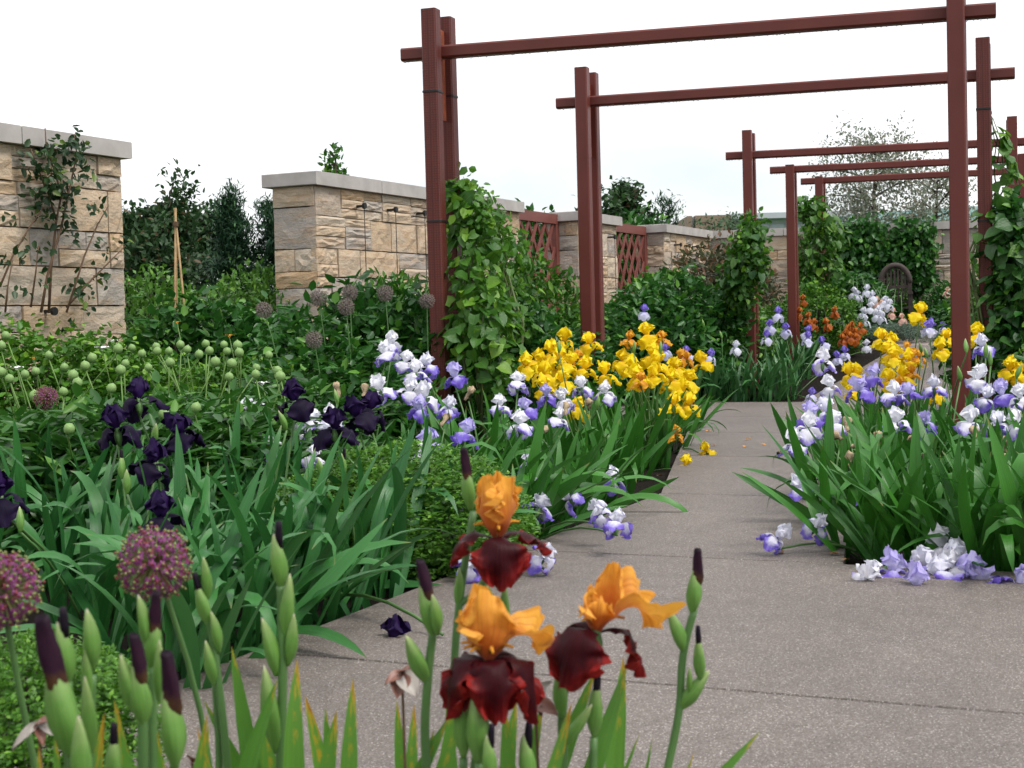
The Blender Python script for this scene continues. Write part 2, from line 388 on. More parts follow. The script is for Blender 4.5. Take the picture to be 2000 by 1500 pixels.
def mesh_py(name, v, f, mat=None, smooth=False, uv=None):
    me = bpy.data.meshes.new(name); me.from_pydata([tuple(map(float, x)) for x in v], [], f)
    if uv is not None:
        l = me.uv_layers.new(name='UVMap'); li = np.empty(len(me.loops), np.int32); me.loops.foreach_get('vertex_index', li)
        l.data.foreach_set('uv', np.asarray(uv, np.float32)[li].ravel())
    if smooth: me.polygons.foreach_set('use_smooth', [True] * len(me.polygons))
    if mat: me.materials.append(MT[mat] if isinstance(mat, str) else mat)
    me.update(); return me
def mesh_tri(name, v, t, mat=None, smooth=False):
    me = bpy.data.meshes.new(name); v = np.asarray(v, np.float32); t = np.asarray(t, np.int32)
    me.vertices.add(len(v)); me.vertices.foreach_set('co', v.ravel())
    me.loops.add(t.size); me.loops.foreach_set('vertex_index', t.ravel())
    me.polygons.add(len(t)); me.polygons.foreach_set('loop_start', np.arange(0, t.size, 3, dtype=np.int32))
    try: me.polygons.foreach_set('loop_total', np.full(len(t), 3, np.int32))
    except Exception: pass
    if smooth: me.polygons.foreach_set('use_smooth', np.ones(len(t), bool))
    if mat: me.materials.append(MT[mat] if isinstance(mat, str) else mat)
    me.update(calc_edges=True); return me
def grid_mesh(name, pts, mat=None, smooth=True):
    """pts (nu, nv, 3) -> quads with UV (u, v)"""
    nu, nv = pts.shape[:2]
    f = [(i * nv + j, i * nv + j + 1, (i + 1) * nv + j + 1, (i + 1) * nv + j) for i in range(nu - 1) for j in range(nv - 1)]
    uu, vv = np.meshgrid(np.linspace(0, 1, nu), np.linspace(0, 1, nv), indexing='ij')
    return mesh_py(name, pts.reshape(-1, 3), f, mat, smooth, np.stack([uu.ravel(), vv.ravel()], 1))
class MB:
    def __init__(s): s.v = []; s.f = []; s.uv = []
    def add(s, v, f, uv=None):
        o = len(s.v); s.v += [tuple(map(float, x)) for x in v]; s.f += [tuple(o + i for i in q) for q in f]
        s.uv += list(uv) if uv is not None else [(0.5, 0.5)] * len(v)
    def box(s, c, sz, ax=None, bev=0.0):
        """box at c with full sizes sz; ax 3 axis vectors; chamfered vertical/horizontal edges when bev"""
        ax = ax or ((1, 0, 0), (0, 1, 0), (0, 0, 1)); c = np.array(c, float); A = np.array(ax, float)
        h = np.array(sz, float) / 2
        if not bev:
            v = [c + A[0] * (h[0] * i) + A[1] * (h[1] * j) + A[2] * (h[2] * k) for k in (-1, 1) for j in (-1, 1) for i in (-1, 1)]
            s.add(v, [(0, 2, 3, 1), (4, 5, 7, 6), (0, 1, 5, 4), (2, 6, 7, 3), (0, 4, 6, 2), (1, 3, 7, 5)]); return
        # chamfer the four long edges along axis 2
        r = [(h[0] - bev, h[1]), (h[0], h[1] - bev), (h[0], -h[1] + bev), (h[0] - bev, -h[1]), (-h[0] + bev, -h[1]), (-h[0], -h[1] + bev), (-h[0], h[1] - bev), (-h[0] + bev, h[1])]
        v = [c + A[0] * x + A[1] * y + A[2] * (h[2] * k) for k in (-1, 1) for x, y in r]
        s.add(v, [tuple(range(7, -1, -1))[::-1][::-1], tuple(range(8, 16))[::-1][::-1]] + [(i, (i + 1) % 8, 8 + (i + 1) % 8, 8 + i) for i in range(8)])
    def tube(s, pts, r, n=6, cap=True):
        pts = [np.array(p, float) for p in pts]; m = len(pts)
        rr = r if hasattr(r, '__len__') else [r] * m
        T = [pts[min(i + 1, m - 1)] - pts[max(i - 1, 0)] for i in range(m)]
        T = [t / (np.linalg.norm(t) + 1e-9) for t in T]
        ref = np.array((0, 0, 1.)) if abs(T[0][2]) < .9 else np.array((1., 0, 0))
        v = []; uv = []
        X = np.cross(T[0], ref); X /= np.linalg.norm(X)
        for i in range(m):
            X = X - T[i] * np.dot(X, T[i]); X /= np.linalg.norm(X) + 1e-9; Y = np.cross(T[i], X)
            for k in range(n):
                a = 2 * math.pi * k / n; v.append(pts[i] + (X * math.cos(a) + Y * math.sin(a)) * rr[i]); uv.append((i / (m - 1), k / n))
        f = [(i * n + k, i * n + (k + 1) % n, (i + 1) * n + (k + 1) % n, (i + 1) * n + k) for i in range(m - 1) for k in range(n)]
        if cap: f += [tuple(range(n))[::-1], tuple((m - 1) * n + k for k in range(n))]
        s.add(v, f, uv)
    def mesh(s, name, mat=None, smooth=False): return mesh_py(name, s.v, s.f, mat, smooth, s.uv)
def lathe_mesh(name, prof, n, mat, smooth=True, ripple=0, seed=0, bend=0, jit=0):
    """prof list of (r, z); UV u along the profile"""
    rs = RS(seed); m = len(prof); v = []; uv = []
    L = prof[-1][1] - prof[0][1]
    for i, (r, z) in enumerate(prof):
        for k in range(n):
            a = 2 * math.pi * k / n; rr = r * (1 + ripple * math.sin(a * 3 + i * .6 + seed) + jit * rs.uniform(-1, 1))
            t = (z - prof[0][1]) / (L + 1e-9)
            v.append((rr * math.cos(a) + bend * t * t * L, rr * math.sin(a), z)); uv.append((i / (m - 1), k / n))
    f = [(i * n + k, i * n + (k + 1) % n, (i + 1) * n + (k + 1) % n, (i + 1) * n + k) for i in range(m - 1) for k in range(n)]
    f += [tuple(range(n))[::-1], tuple((m - 1) * n + k for k in range(n))]
    return mesh_py(name, v, f, mat, smooth, uv)

# ------------------------------------------------------------------ foliage in bulk
def unit(a): return a / (np.linalg.norm(a, axis=-1, keepdims=True) + 1e-9)
def leaf_arrays(Pp, A, Nn, L, Wd, shape='oval', fold=.12, droop=.18):
    n = len(Pp); A = unit(A); Nn = unit(Nn - A * np.sum(Nn * A, 1, keepdims=True)); S = np.cross(Nn, A)
    L = np.broadcast_to(L, (n,))[:, None]; Wd = np.broadcast_to(Wd, (n,))[:, None]
    def q(u, v, h): return Pp + A * (L * u) + S * (Wd * v) + Nn * (Wd * h - L * droop * u * u)
    if shape == 'oval':
        V = np.stack([q(0, 0, 0), q(.5, 0, -fold), q(1, 0, 0), q(.28, -.44, fold), q(.68, -.36, fold), q(.28, .44, fold), q(.68, .36, fold)], 1); k = 7
        T = np.array([(0, 1, 3), (3, 1, 4), (1, 2, 4), (0, 5, 1), (5, 6, 1), (1, 6, 2)])
    elif shape == 'needle':
        V = np.stack([q(0, -.3, 0), q(0, .3, 0), q(1, 0, 0)], 1); k = 3; T = np.array([(0, 1, 2)])
    else:
        V = np.stack([q(0, 0, 0), q(.45, -.5, fold), q(.45, .5, fold), q(1, 0, 0)], 1); k = 4
        T = np.array([(0, 2, 1), (1, 2, 3)])
    return V.reshape(-1, 3), (T[None] + (np.arange(n) * k)[:, None, None]).reshape(-1, 3)
def cluster_leaves(centers, outdir, per, spread, L, Wd, seed, up=.35, rnd=.75, shape='oval', flat=.6, lvar=.3, droop=.18):
    rs = RS(seed); n = len(centers) * per
    c = np.repeat(centers, per, 0); o = np.repeat(outdir, per, 0)
    g = rs.normal(size=(n, 3)) * spread; Pp = c + g
    A = o * .55 + rs.normal(size=(n, 3)) * rnd + np.array([0, 0, up - .25])
    Nn = o * .5 + np.array([0, 0, flat]) + rs.normal(size=(n, 3)) * .45
    k = 1 + (rs.rand(n) - .5) * 2 * lvar
    return leaf_arrays(Pp, A, Nn, L * k, Wd * k, shape, droop=droop)
def lumpy(d, seed, amp=.2):
    rs = RS(seed); r = np.ones(len(d))
    for _ in range(7):
        w = unit(rs.normal(size=(1, 3)))[0]; r += amp * np.maximum(0, (d @ w) - .55) * 2.2 * rs.uniform(-.5, 1)
    return r
def shell(n, rx, ry, rz, seed, zmin=-.6, inner=.55, amp=.25):
    rs = RS(seed); d = unit(rs.normal(size=(n * 2, 3))); d = d[d[:, 2] > zmin][:n]
    r = (inner + (1 - inner) * rs.rand(len(d)) ** .45) * lumpy(d, seed + 5, amp)
    return d * r[:, None] * np.array([rx, ry, rz]), d
_bush = {}
def bush_mesh(kind, var=0):
    """unit bush: 1 m wide, 1 m tall, base at z = 0"""
    key = (kind, var)
    if key in _bush: return _bush[key]
    sd = hash_(kind) + var * 101
    K = dict(  # clumps, per, spread, leaf length, width, shape, material, up
        rose=(330, 13, .036, .046, .030, 'oval', 'f_rose', .35), dark=(330, 10, .042, .080, .044, 'oval', 'f_dark', .30),
        mid=(330, 12, .04, .062, .036, 'oval', 'f_mid', .35), bright=(330, 13, .04, .050, .032, 'diamond', 'f_bright', .4),
        box=(900, 16, .018, .028, .014, 'diamond', 'f_box', .75), peony=(170, 10, .05, .130, .046, 'oval', 'f_peony', .1),
        reddish=(300, 12, .05, .07, .03, 'diamond', 'f_reddish', .4), grey=(260, 14, .04, .055, .02, 'diamond', 'f_grey', .8),
        far=(240, 12, .06, .07, .05, 'diamond', 'f_far', .4), vine=(170, 10, .05, .085, .065, 'oval', 'f_vine', -.1))[kind]
    nc, per, sp, L, Wd, shape, mat, up = K
    c, d = shell(nc, .46, .46, .55, sd, -.75, .5 if kind != 'box' else .82, .3 if kind != 'box' else .12)
    c[:, 2] += .46
    keep = c[:, 2] > .02; c, d = c[keep], d[keep]
    v, t = cluster_leaves(c, d, per, sp, L, Wd, sd + 1, up, .7, shape)
    v[:, 2] = np.maximum(v[:, 2], .005)
    if kind in ('box',):   # opaque heart of old growth
        c2, d2 = shell(500, .36, .36, .42, sd + 9, -.9, .7, .1); c2[:, 2] += .43
        v2, t2 = cluster_leaves(c2, d2, 8, .03, .04, .03, sd + 3, .3, .9, 'diamond'); v2[:, 2] = np.maximum(v2[:, 2], .005)
        t = np.vstack([t, t2 + len(v)]); v = np.vstack([v, v2])
    _bush[key] = mesh_tri(kind + '_foliage', v, t, mat); return _bush[key]
def hash_(s): return sum(ord(c) * (i + 3) for i, c in enumerate(s)) % 9973
_stems = {}
def stems_mesh(var, mat='bark'):
    key = (var, mat)
    if key not in _stems:
        rs = RS(var + 77); mb = MB()
        for i in range(6):
            a = rs.uniform(0, 6.28); r = rs.uniform(.12, .34); h = rs.uniform(.55, .92)
            p0 = np.array([math.cos(a) * .05, math.sin(a) * .05, 0]); p1 = np.array([math.cos(a) * r * .5, math.sin(a) * r * .5, h * .5]); p2 = np.array([math.cos(a) * r, math.sin(a) * r, h])
            mb.tube([p0, p1, p2], [.014, .010, .005], 5)
        _stems[key] = mb.mesh('stems', mat)
    return _stems[key]
def bush(kind, px, Y, wd, h, name, label, cat='shrub', group=None, var=None, z=None, dp=None, X=None):
    x = P(px, 640, Y).x if X is None else X
    g = zg(x, Y) - .04 if z is None else z
    sd = int(abs(px) * 7 + Y * 13); var = sd % 2 if var is None else var
    o = thing(name, label, cat, (x, Y, g), group, rotz=(sd % 63) / 10)
    h *= .86
    obj('foliage', bush_mesh(kind, var), o, scale=(wd, dp or wd, h), kind='stuff')
    obj('stem', stems_mesh(var), o, scale=(wd, dp or wd, h))
    return o

# ------------------------------------------------------------------ the setting: ground, path
def build_ground():
    xs = np.unique(np.concatenate([np.linspace(-400, -14, 14), np.linspace(-14, 22, 73), np.linspace(22, 400, 14)]))
    ys = np.unique(np.concatenate([np.linspace(-60, -4, 6), np.linspace(-4, 34, 77), np.linspace(34, 700, 20)]))
    rs = RS(3); v = []
    for y in ys:
        for x in xs: v.append((x, y, zg(x, y) - .055 + (rs.rand() * .02 if abs(x) < 20 and 0 < y < 30 else 0)))
    nx = len(xs); f = [(j * nx + i, j * nx + i + 1, (j + 1) * nx + i + 1, (j + 1) * nx + i) for j in range(len(ys) - 1) for i in range(nx - 1)]
    obj('ground', mesh_py('ground', v, f, 'ground', True), kind='structure')
build_ground()
path = obj('path', mesh_py('path_bed', [(*st(s, t), zg(*st(s, t)) - .03) for s, t in ((1.0, -2.25), (1.0, 5), (4.95, 5), (4.95, -2.25))], [(0, 1, 2, 3)], 'soil'), kind='structure')
def slab(corners, name='slab', mat='path', th=.06, gap=.009):
    """one cast slab; corners in path coordinates (s, t), counter-clockwise seen from above"""
    c = np.array([st(s, t) for s, t in corners]); m = c.mean(0)
    c = c + (m - c) / np.linalg.norm(m - c, axis=1, keepdims=True) * gap
    n = len(c); top = []; b = .006
    ins = c + (m - c) / np.linalg.norm(m - c, axis=1, keepdims=True) * b
    v = [(x, y, zg(x, y) - th) for x, y in c] + [(x, y, zg(x, y) - b) for x, y in c] + [(x, y, zg(x, y)) for x, y in ins]
    f = [(i, (i + 1) % n, n + (i + 1) % n, n + i) for i in range(n)] + [(n + i, n + (i + 1) % n, 2 * n + (i + 1) % n, 2 * n + i) for i in range(n)] + [tuple(2 * n + i for i in range(n))]
    o = obj(name, mesh_py(name, v, f, mat), path); return o
tl = lambda s: -2.28 - .03 * (s - 3) - max(0, s - 6.86) * .26
tr = lambda s: -1.13 - .19 * (s - 5.2)
SJ = [1.0, 3.25, 5.03, 6.86, 8.78, 10.6, 12.35]
for a, b in zip(SJ[:2], SJ[1:3]):
    for t0, t1 in ((tl, lambda s: .35), (lambda s: .35, lambda s: 3.0), (lambda s: 3.0, lambda s: 6.0)):
        slab([(a, t0(a)), (a, t1(a)), (b, t1(b)), (b, t0(b))])
for a, b in zip(SJ[2:-1], SJ[3:]): slab([(a, tl(a)), (a, tr(a)), (b, tr(b)), (b, tl(b))])
slab([(12.35, -9.0), (12.35, -4.5), (14.42, -4.5), (14.42, -9.0)])
slab([(12.35, -4.5), (12.35, -1.9), (14.42, -1.9), (14.42, -4.5)])
slab([(12.35, -1.9), (12.35, 2.5), (14.42, 2.5), (14.42, -1.9)])
for a, b in ((14.42, 16.2), (16.2, 18.0), (18.0, 19.6)): slab([(a, -3.55), (a, -2.0), (b, -2.0), (b, -3.55)])
for i in range(4):
    a = 19.62 + i * .34
    for k in range(3): slab([(a, -3.9 + k * .75), (a, -3.15 + k * .75), (a + .33, -3.15 + k * .75), (a + .33, -3.9 + k * .75)], 'paver', 'border', gap=.004)

# ------------------------------------------------------------------ walls
WALL_TOP = 2.3
p0 = PZ(612, 335, WALL_TOP); WP0 = np.array([p0.x, p0.y])
def wall_k(px):
    """distance along the wall line (from the pillar corner) whose coping shows at px"""
    lo, hi = -8.0, 14.0
    for _ in range(50):
        m = (lo + hi) / 2; q = WP0 + D * m
        if proj((q[0], q[1], WALL_TOP))[0] < px: lo = m
        else: hi = m
    return lo
_stone = []
def stone_meshes():
    rs = RS(11)
    for k in range(14):
        nx, nz = 5, 4; v = []; f = []
        g = rs.uniform(-1, 1, (nz + 1, nx + 1)) * .16
        tilt = rs.uniform(-.15, .15, 2)
        for j in range(nz + 1):
            for i in range(nx + 1):
                edge = i in (0, nx) or j in (0, nz)
                d = 1.0 + (g[j, i] + tilt[0] * (i / nx - .5) + tilt[1] * (j / nz - .5) + .18) * (0.25 if edge else 1)
                x = i / nx - .5; z = j / nz - .5
                if edge: x *= .985 + rs.uniform(-.012, .012); z *= .975 + rs.uniform(-.02, .02)
                v.append((x, -d, z))
        w = nx + 1
        f += [(j * w + i, j * w + i + 1, (j + 1) * w + i + 1, (j + 1) * w + i) for j in range(nz) for i in range(nx)]
        rim = [i for i in range(w)] + [j * w + nx for j in range(1, nz + 1)] + [nz * w + i for i in range(nx - 1, -1, -1)] + [j * w for j in range(nz - 1, 0, -1)]
        o = len(v); m = len(rim)
        v += [(v[i][0], 0.0, v[i][2]) for i in rim]
        f += [(rim[(i + 1) % m], rim[i], o + i, o + (i + 1) % m) for i in range(m)]
        _stone.append(mesh_py('stone', v, f, 'stone'))
stone_meshes()
def ashlar(Wd, H, seed, zlo=0.0, bh=(.26, .40), sw=(.26, .62)):
    """random ashlar rectangles (x, z, w, h) covering Wd x H"""
    rs = random.Random(seed); out = []; z = zlo
    while z < H - .02:
        h = min(rs.uniform(*bh), H - z)
        if H - z - h < .12: h = H - z
        x = 0.0
        while x < Wd - .01:
            w = min(rs.uniform(*sw), Wd - x)
            if Wd - x - w < .13: w = Wd - x
            r = rs.random()
            if r < .34 or h < .2: out.append((x, z, w, h))
            elif r < .78:
                a = h * rs.uniform(.38, .62)
                for zz, hh in ((z, a), (z + a, h - a)):
                    if w > .34 and rs.random() < .45:
                        b = w * rs.uniform(.35, .65); out.append((x, zz, b, hh)); out.append((x + b, zz, w - b, hh))
                    else: out.append((x, zz, w, hh))
            else:
                a = h * rs.uniform(.3, .42); b = h * rs.uniform(.3, .38)
                for zz, hh in ((z, a), (z + a, b), (z + a + b, h - a - b)): out.append((x, zz, w, hh))
            x += w
        z += h
    return out
def wall_face(parent, org, ax, nrm, Wd, H, seed, depth=.06, zlo=0.0):
    rs = random.Random(seed + 1); rz = math.atan2(-nrm[0], nrm[1]) + math.pi   # mesh front is -y
    for x, z, w, h in ashlar(Wd, H, seed, zlo):
        g = .004
        c = org + ax * (x + w / 2)
        obj('stone', rs.choice(_stone), parent, (c[0], c[1], z + h / 2), (0, 0, rz), (w - g, depth * rs.uniform(.85, 1.25), h - g))
CT = .125
def stone_wall(k0, k1, label, seed, th=.46, ends=(True, False), top=WALL_TOP, base=0.0, line=None, copl=1.05):
    o0, dd, ee = line if line is not None else (WP0, D, E)
    root = thing('stone_wall', label, 'wall', (0, 0, 0)); root['kind'] = 'thing'
    a = o0 + dd * k0; L = k1 - k0; core = MB(); H = top - CT
    cc = a + dd * (L / 2) - ee * (th / 2)
    core.box((cc[0], cc[1], (H + base - .15) / 2), (L - .10, th - .10, H - base + .15), ((*dd, 0), (*(-ee), 0), (0, 0, 1)))
    obj('core', core.mesh('core', 'mortar'), root)
    wall_face(root, a - ee * .055, dd, ee, L, H, seed, .055, base)
    if ends[0]: wall_face(root, a + dd * .055 - ee * th, ee, -dd, th - .0, H, seed + 50, .055, base)
    if ends[1]: wall_face(root, a + dd * (L - .055), -ee, dd, th, H, seed + 70, .055, base)
    n = max(1, round(L / copl)); ov = .07
    for i in range(n):
        s0 = -ov if i == 0 and ends[0] else i * L / n; s1 = L + ov if i == n - 1 and ends[1] else (i + 1) * L / n
        mb = MB(); c = a + dd * ((s0 + s1) / 2) - ee * (th / 2)
        mb.box((c[0], c[1], top - CT / 2), (s1 - s0 - .008, CT, th + 2 * ov), ((*dd, 0), (0, 0, 1), (*ee, 0)), .006)
        obj('coping_stone', mb.mesh('coping_stone', 'coping'), root)
    return root
def anchors(root, ks, z, k_base, line=(WP0, D, E)):
    for k in ks:
        q = line[0] + line[1] * (k_base + k); mb = MB()
        mb.tube([(*(q - line[2] * .03), z), (*(q + line[2] * .10), z)], .014, 6)
        mb.tube([(*(q + line[2] * .10), z), (*(q + line[2] * .125), z)], .030, 8)
        obj('wire_anchor', mb.mesh('wire_anchor', 'black'), root)
def wire(root, pts):
    mb = MB(); mb.tube(pts, .004, 4); obj('trellis_wire', mb.mesh('trellis_wire', 'wire'), root)
kw1 = wall_k(232)
w1 = stone_wall(kw1 - 4.4, kw1, 'sandstone wall with thorny climbing rose growing up it', 21, ends=(False, True))
anchors(w1, [-.9, -1.6], 1.02, kw1)
k2 = wall_k(1014)
w2 = stone_wall(0, k2, 'sandstone wall with rows of wire anchors, grey end face showing', 33)
ks = [.72 + i * .62 for i in range(6)]
anchors(w2, ks, 2.02, 0); anchors(w2, [.72, 2.6, 3.2], 1.12, 0)
for k in ks[:5]:
    q = WP0 + D * k + E * .11; wire(w2, [(*q, 2.02), (*q, .3)])
qa, qb = WP0 + D * .72 + E * .11, WP0 + D * 3.2 + E * .11; wire(w2, [(*qa, 1.12), (*qb, 1.12)])
k3, k4, k5 = wall_k(1128), wall_k(1203), wall_k(1296)
kend = wall_k(1387)
w3 = stone_wall(k3, k4, 'short sandstone pier between two red lattice panels', 44, base=.1, ends=(True, True))
anchors(w3, [(k4 - k3) * .3, (k4 - k3) * .75], 2.0, k3)
for kk in (.3, .75):
    q = WP0 + D * (k3 + (k4 - k3) * kk) + E * .11; wire(w3, [(*q, 2.0), (*q, .4)])
w4 = stone_wall(k5, kend, 'sandstone wall running from lattice panel into far corner', 55, base=.25)
ks4 = [(kend - k5) * f for f in (.2, .38, .55, .7, .86)]
anchors(w4, ks4, 2.0, k5)
for k in ks4:
    q = WP0 + D * (k5 + k) + E * .11; wire(w4, [(*q, 2.0), (*q, .6)])
# far cross wall
cq = WP0 + D * kend; ang = math.radians(-15)
BD = np.array([math.cos(ang), math.sin(ang)]); BN = np.array([-math.sin(ang), math.cos(ang)]) * -1
wb = stone_wall(0.02, 9.6, 'long grey-tan stone wall closing off the garden behind the bench', 66, base=.3, ends=(False, False), line=(cq, BD, BN), copl=1.2)

# lattice panels between wall sections
def lattice(ka, kb, label, top, zlow):
    root = thing('lattice_panel', label, 'lattice', (0, 0, 0), 'red steel lattice panels in the wall')
    a = WP0 + D * ka - E * .30; L = kb - ka; ax3 = ((*D, 0), (*E, 0), (0, 0, 1))
    def bar(name, c, sz):
        mb = MB(); q = a + D * c[0]; mb.box((q[0], q[1], c[1]), sz, ax3); obj(name, mb.mesh(name, 'lattice'), root)
    fw = .13
    bar('top_rail', (L / 2, top - fw / 2), (L, .08, fw)); bar('bottom_rail', (L / 2, zlow + fw / 2), (L, .08, fw))
    for x in (.05, L - .05): bar('stile', (x, (top + zlow) / 2), (.10, .074, top - zlow - 2 * fw - .004))
    x0, x1, z0, z1 = .10, L - .10, zlow + fw, top - fw
    W_, H_ = x1 - x0, z1 - z0; sl = 1.55; step = .26
    for sg in (1, -1):
        c = -H_ / sl
        while c < W_:
            # line x = c + (z-z0)/sl  (mirrored for sg = -1), clipped to the panel
            ta, tb = max(0, -c * sl), min(H_, (W_ - c) * sl)
            if tb - ta > .12:
                pa = (c + ta / sl, ta); pb = (c + tb / sl, tb)
                if sg < 0: pa, pb = (W_ - pa[0], pa[1]), (W_ - pb[0], pb[1])
                m_ = ((pa[0] + pb[0]) / 2 + x0, (pa[1] + pb[1]) / 2 + z0); l_ = math.hypot(pb[0] - pa[0], pb[1] - pa[1])
                dx, dz = (pb[0] - pa[0]) / l_, (pb[1] - pa[1]) / l_
                q = a + D * m_[0] + E * (.014 * sg); mb = MB()
                mb.box((q[0], q[1], m_[1]), (l_, .022, .052), ((D[0] * dx, D[1] * dx, dz), (*E, 0), (-D[0] * dz, -D[1] * dz, dx)))
                obj('slat', mb.mesh('slat', 'lattice'), root)
            c += step
    return root
lattice(k2 + .02, k3 - .02, 'red-brown steel lattice panel half hidden by the vine-covered shrub', 2.27, .35)
lattice(k4 + .02, k5 - .02, 'red-brown steel lattice panel beside the short pier and dark shrubs', 2.27, .45)

# ------------------------------------------------------------------ pergola
def zpix(px, py, Y): return P(px, py, Y).z
BEAM_Z = CAM_H + 1.75
def pergola(L, R, label, net=(False, False), ph=.25, over=(.25, .22), ties=(0, 0), ends_top=(1, 1), bw=.082):
    L = np.array(L); R = np.array(R); b = (R - L) / np.linalg.norm(R - L); n = np.array([-b[1], b[0]])
    # pairs of posts follow the path, halfway between the square of the beam and the path itself
    pn = unit(n + D * .6); pe = np.array([pn[1], -pn[0]])
    root = thing('pergola_arch', label, 'pergola', (*L, zg(*L)), 'red-brown steel pergola arches over the path')
    off = np.array([*L, zg(*L)])
    sp = .135
    for side, (q, nt_) in enumerate(((L, net[0]), (R, net[1]))):
        z0 = zg(*q) - .05
        for j, sg in enumerate((-1, 1)):
            c = q + pn * sp * sg; mb = MB(); top = BEAM_Z + ph * ends_top[side] - (0 if j == 0 else .004)
            mb.box((0, 0, (top - z0) / 2), (.1, .1, top - z0), ((*pe, 0), (*pn, 0), (0, 0, 1)), .009)
            po = obj('post', mb.mesh('post', 'steel_net' if nt_ else 'steel'), root, (c[0] - off[0], c[1] - off[1], z0 - off[2]))
            if nt_:
                for tz in (2.38, 1.56, .84):
                    tb = MB(); tb.box((0, 0, tz + .006 * j), (.108, .108, .012), ((*pe, 0), (*pn, 0), (0, 0, 1)), .010)
                    obj('tie_band', tb.mesh('tie_band', 'black'), po)
        mb = MB(); mb.box((q[0] - off[0], q[1] - off[1], BEAM_Z - (.14 if ends_top[side] > .5 else .27) - off[2]), (.012, .16, .58), ((*pe, 0), (*pn, 0), (0, 0, 1)))
        obj('bracket_plate', mb.mesh('bracket_plate', 'rust_plate'), root)
    a = L - b * over[0]; e = R + b * over[1]; c = (a + e) / 2; ln = np.linalg.norm(e - a); mb = MB()
    mb.box((c[0] - off[0], c[1] - off[1], BEAM_Z - off[2]), (bw, bw, ln), ((*n, 0), (0, 0, 1), (*b, 0)), .012)
    be = obj('beam', mb.mesh('beam', 'steel'), root)
    rs = random.Random(int(L[1] * 10)); mb = MB()     # rain drops hanging under the beam
    x = .02
    while x < ln - .02:
        p = a + b * x + n * rs.uniform(-.03, .02) - off[:2]; r = rs.uniform(.003, .0065); zz = BEAM_Z - bw / 2 - off[2]
        v = [(p[0], p[1], zz + .001 - 2.2 * r)] + [(p[0] + r * math.cos(k * 1.2566), p[1] + r * math.sin(k * 1.2566), zz - .9 * r) for k in range(5)] + [(p[0] + .7 * r * math.cos(k * 1.2566), p[1] + .7 * r * math.sin(k * 1.2566), zz) for k in range(5)]
        mb.add(v, [(0, 1 + (k + 1) % 5, 1 + k) for k in range(5)] + [(1 + k, 1 + (k + 1) % 5, 6 + (k + 1) % 5, 6 + k) for k in range(5)])
        x += rs.uniform(.012, .04)
    obj('water_drops', mb.mesh('water_drops', 'drop', True), be, kind='stuff')
    return root
def at_beam(px, py):   # point of a beam seen at px, py
    v = PZ(px, py, BEAM_Z); return (v.x, v.y)
ARCH = [(at_beam(858, 103), at_beam(1868, 26)), (at_beam(1147, 199), at_beam(1921, 147)), (at_beam(1463, 303), at_beam(1976, 278)),
        (at_beam(1545, 331), at_beam(1996, 310)), (at_beam(1602, 353), at_beam(2010, 333))]
names = ['red-brown pergola arch with black ties and netting on vine-wrapped post', 'second red-brown pergola arch, behind the netted post, above yellow irises',
         'third pergola arch, its post wrapped in leafy rose vine', 'fourth pergola arch with bare posts among violet irises', 'last pergola arch, next to the bench and ivy wall']
for i, (l, r) in enumerate(ARCH):
    pergola(l, r, names[i], (i == 0, i == 1), ends_top=(1, 1) if i < 3 else (.17, .17), over=(.25, .22))
print('ARCH', [tuple(round(v, 2) for v in (*l, *r)) for l, r in ARCH])

# ------------------------------------------------------------------ trees and building beyond the walls
def tree(name, label, px, Y, h, r, mat, seed, clumps=120, per=14, L=.11, Wd=.07, spread=.10, bare=.25, cone=False, spire=0, shape='diamond', group=None, up=.3, X=None):
    x = P(px, 600, Y).x if X is None else X; z = zg(x, Y) - .05; rs = RS(seed)
    root = thing(name, label, 'tree', (x, Y, z), group)
    mb = MB(); tw = .022 * h
    pts = [(0, 0, 0), (.02 * h, 0, h * .35), (-.01 * h, .01 * h, h * .7), (spire * .6, 0, h * .96)]
    mb.tube(pts, [tw, tw * .75, tw * .45, tw * .12], 7)
    C = []; O = []
    nb = 16 if not cone else 34
    for i in range(nb):
        f = bare + ((1 if not spire else .83) - bare) * (i + rs.rand()) / nb
        base = np.array([np.interp(f, [0, .35, .7, 1], [p[k] for p in pts]) for k in range(3)]); base[2] = f * h * .96
        a = rs.uniform(0, 6.283)
        reach = r * ((1.05 - f) * 1.15 if cone else math.sqrt(max(.05, 1 - ((f - .55) / .52) ** 2))) * rs.uniform(.7, 1.1)
        el = rs.uniform(.1, .5) if not cone else rs.uniform(-.15, .25)
        d = np.array([math.cos(a) * math.cos(el), math.sin(a) * math.cos(el), math.sin(el)])
        end = base + d * reach; end[2] = min(end[2], h)
        mid = (base + end) / 2 + np.array([0, 0, .06 * reach])
        mb.tube([base, mid, end], [tw * .35, tw * .22, tw * .08], 5)
        m = max(2, clumps // nb)
        for k in range(m):
            q = rs.uniform(.3, 1.0); c = base * (1 - q) + end * q + rs.normal(size=3) * r * .13; C.append(c); O.append(unit((c - np.array([0, 0, h * .4]))[None])[0])
    if spire:
        for k in range(14):
            C.append(np.array([spire * rs.uniform(.4, 1.1), 0, h * rs.uniform(.72, 1.0)]) + rs.normal(size=3) * .06 * r); O.append(np.array([0, 0, 1.]))
    C = np.array(C); O = np.array(O); C[:, 2] = np.maximum(C[:, 2], .15 * h)
    v, t = cluster_leaves(C, O, per, spread, L, Wd, seed + 1, up, .75, shape)
    obj('trunk', mb.mesh('trunk', 'bark', True), root)
    obj('crown', mesh_tri('crown', v, t, mat), root, kind='stuff')
    return root
tree('maple_tree', 'dark green tree with bronze-tipped leader behind gap in the wall', 312, 17.0, 2.72, .64, 'f_tree', 1, 560, 34, .080, .050, .085, .05, spire=.36, shape='oval')
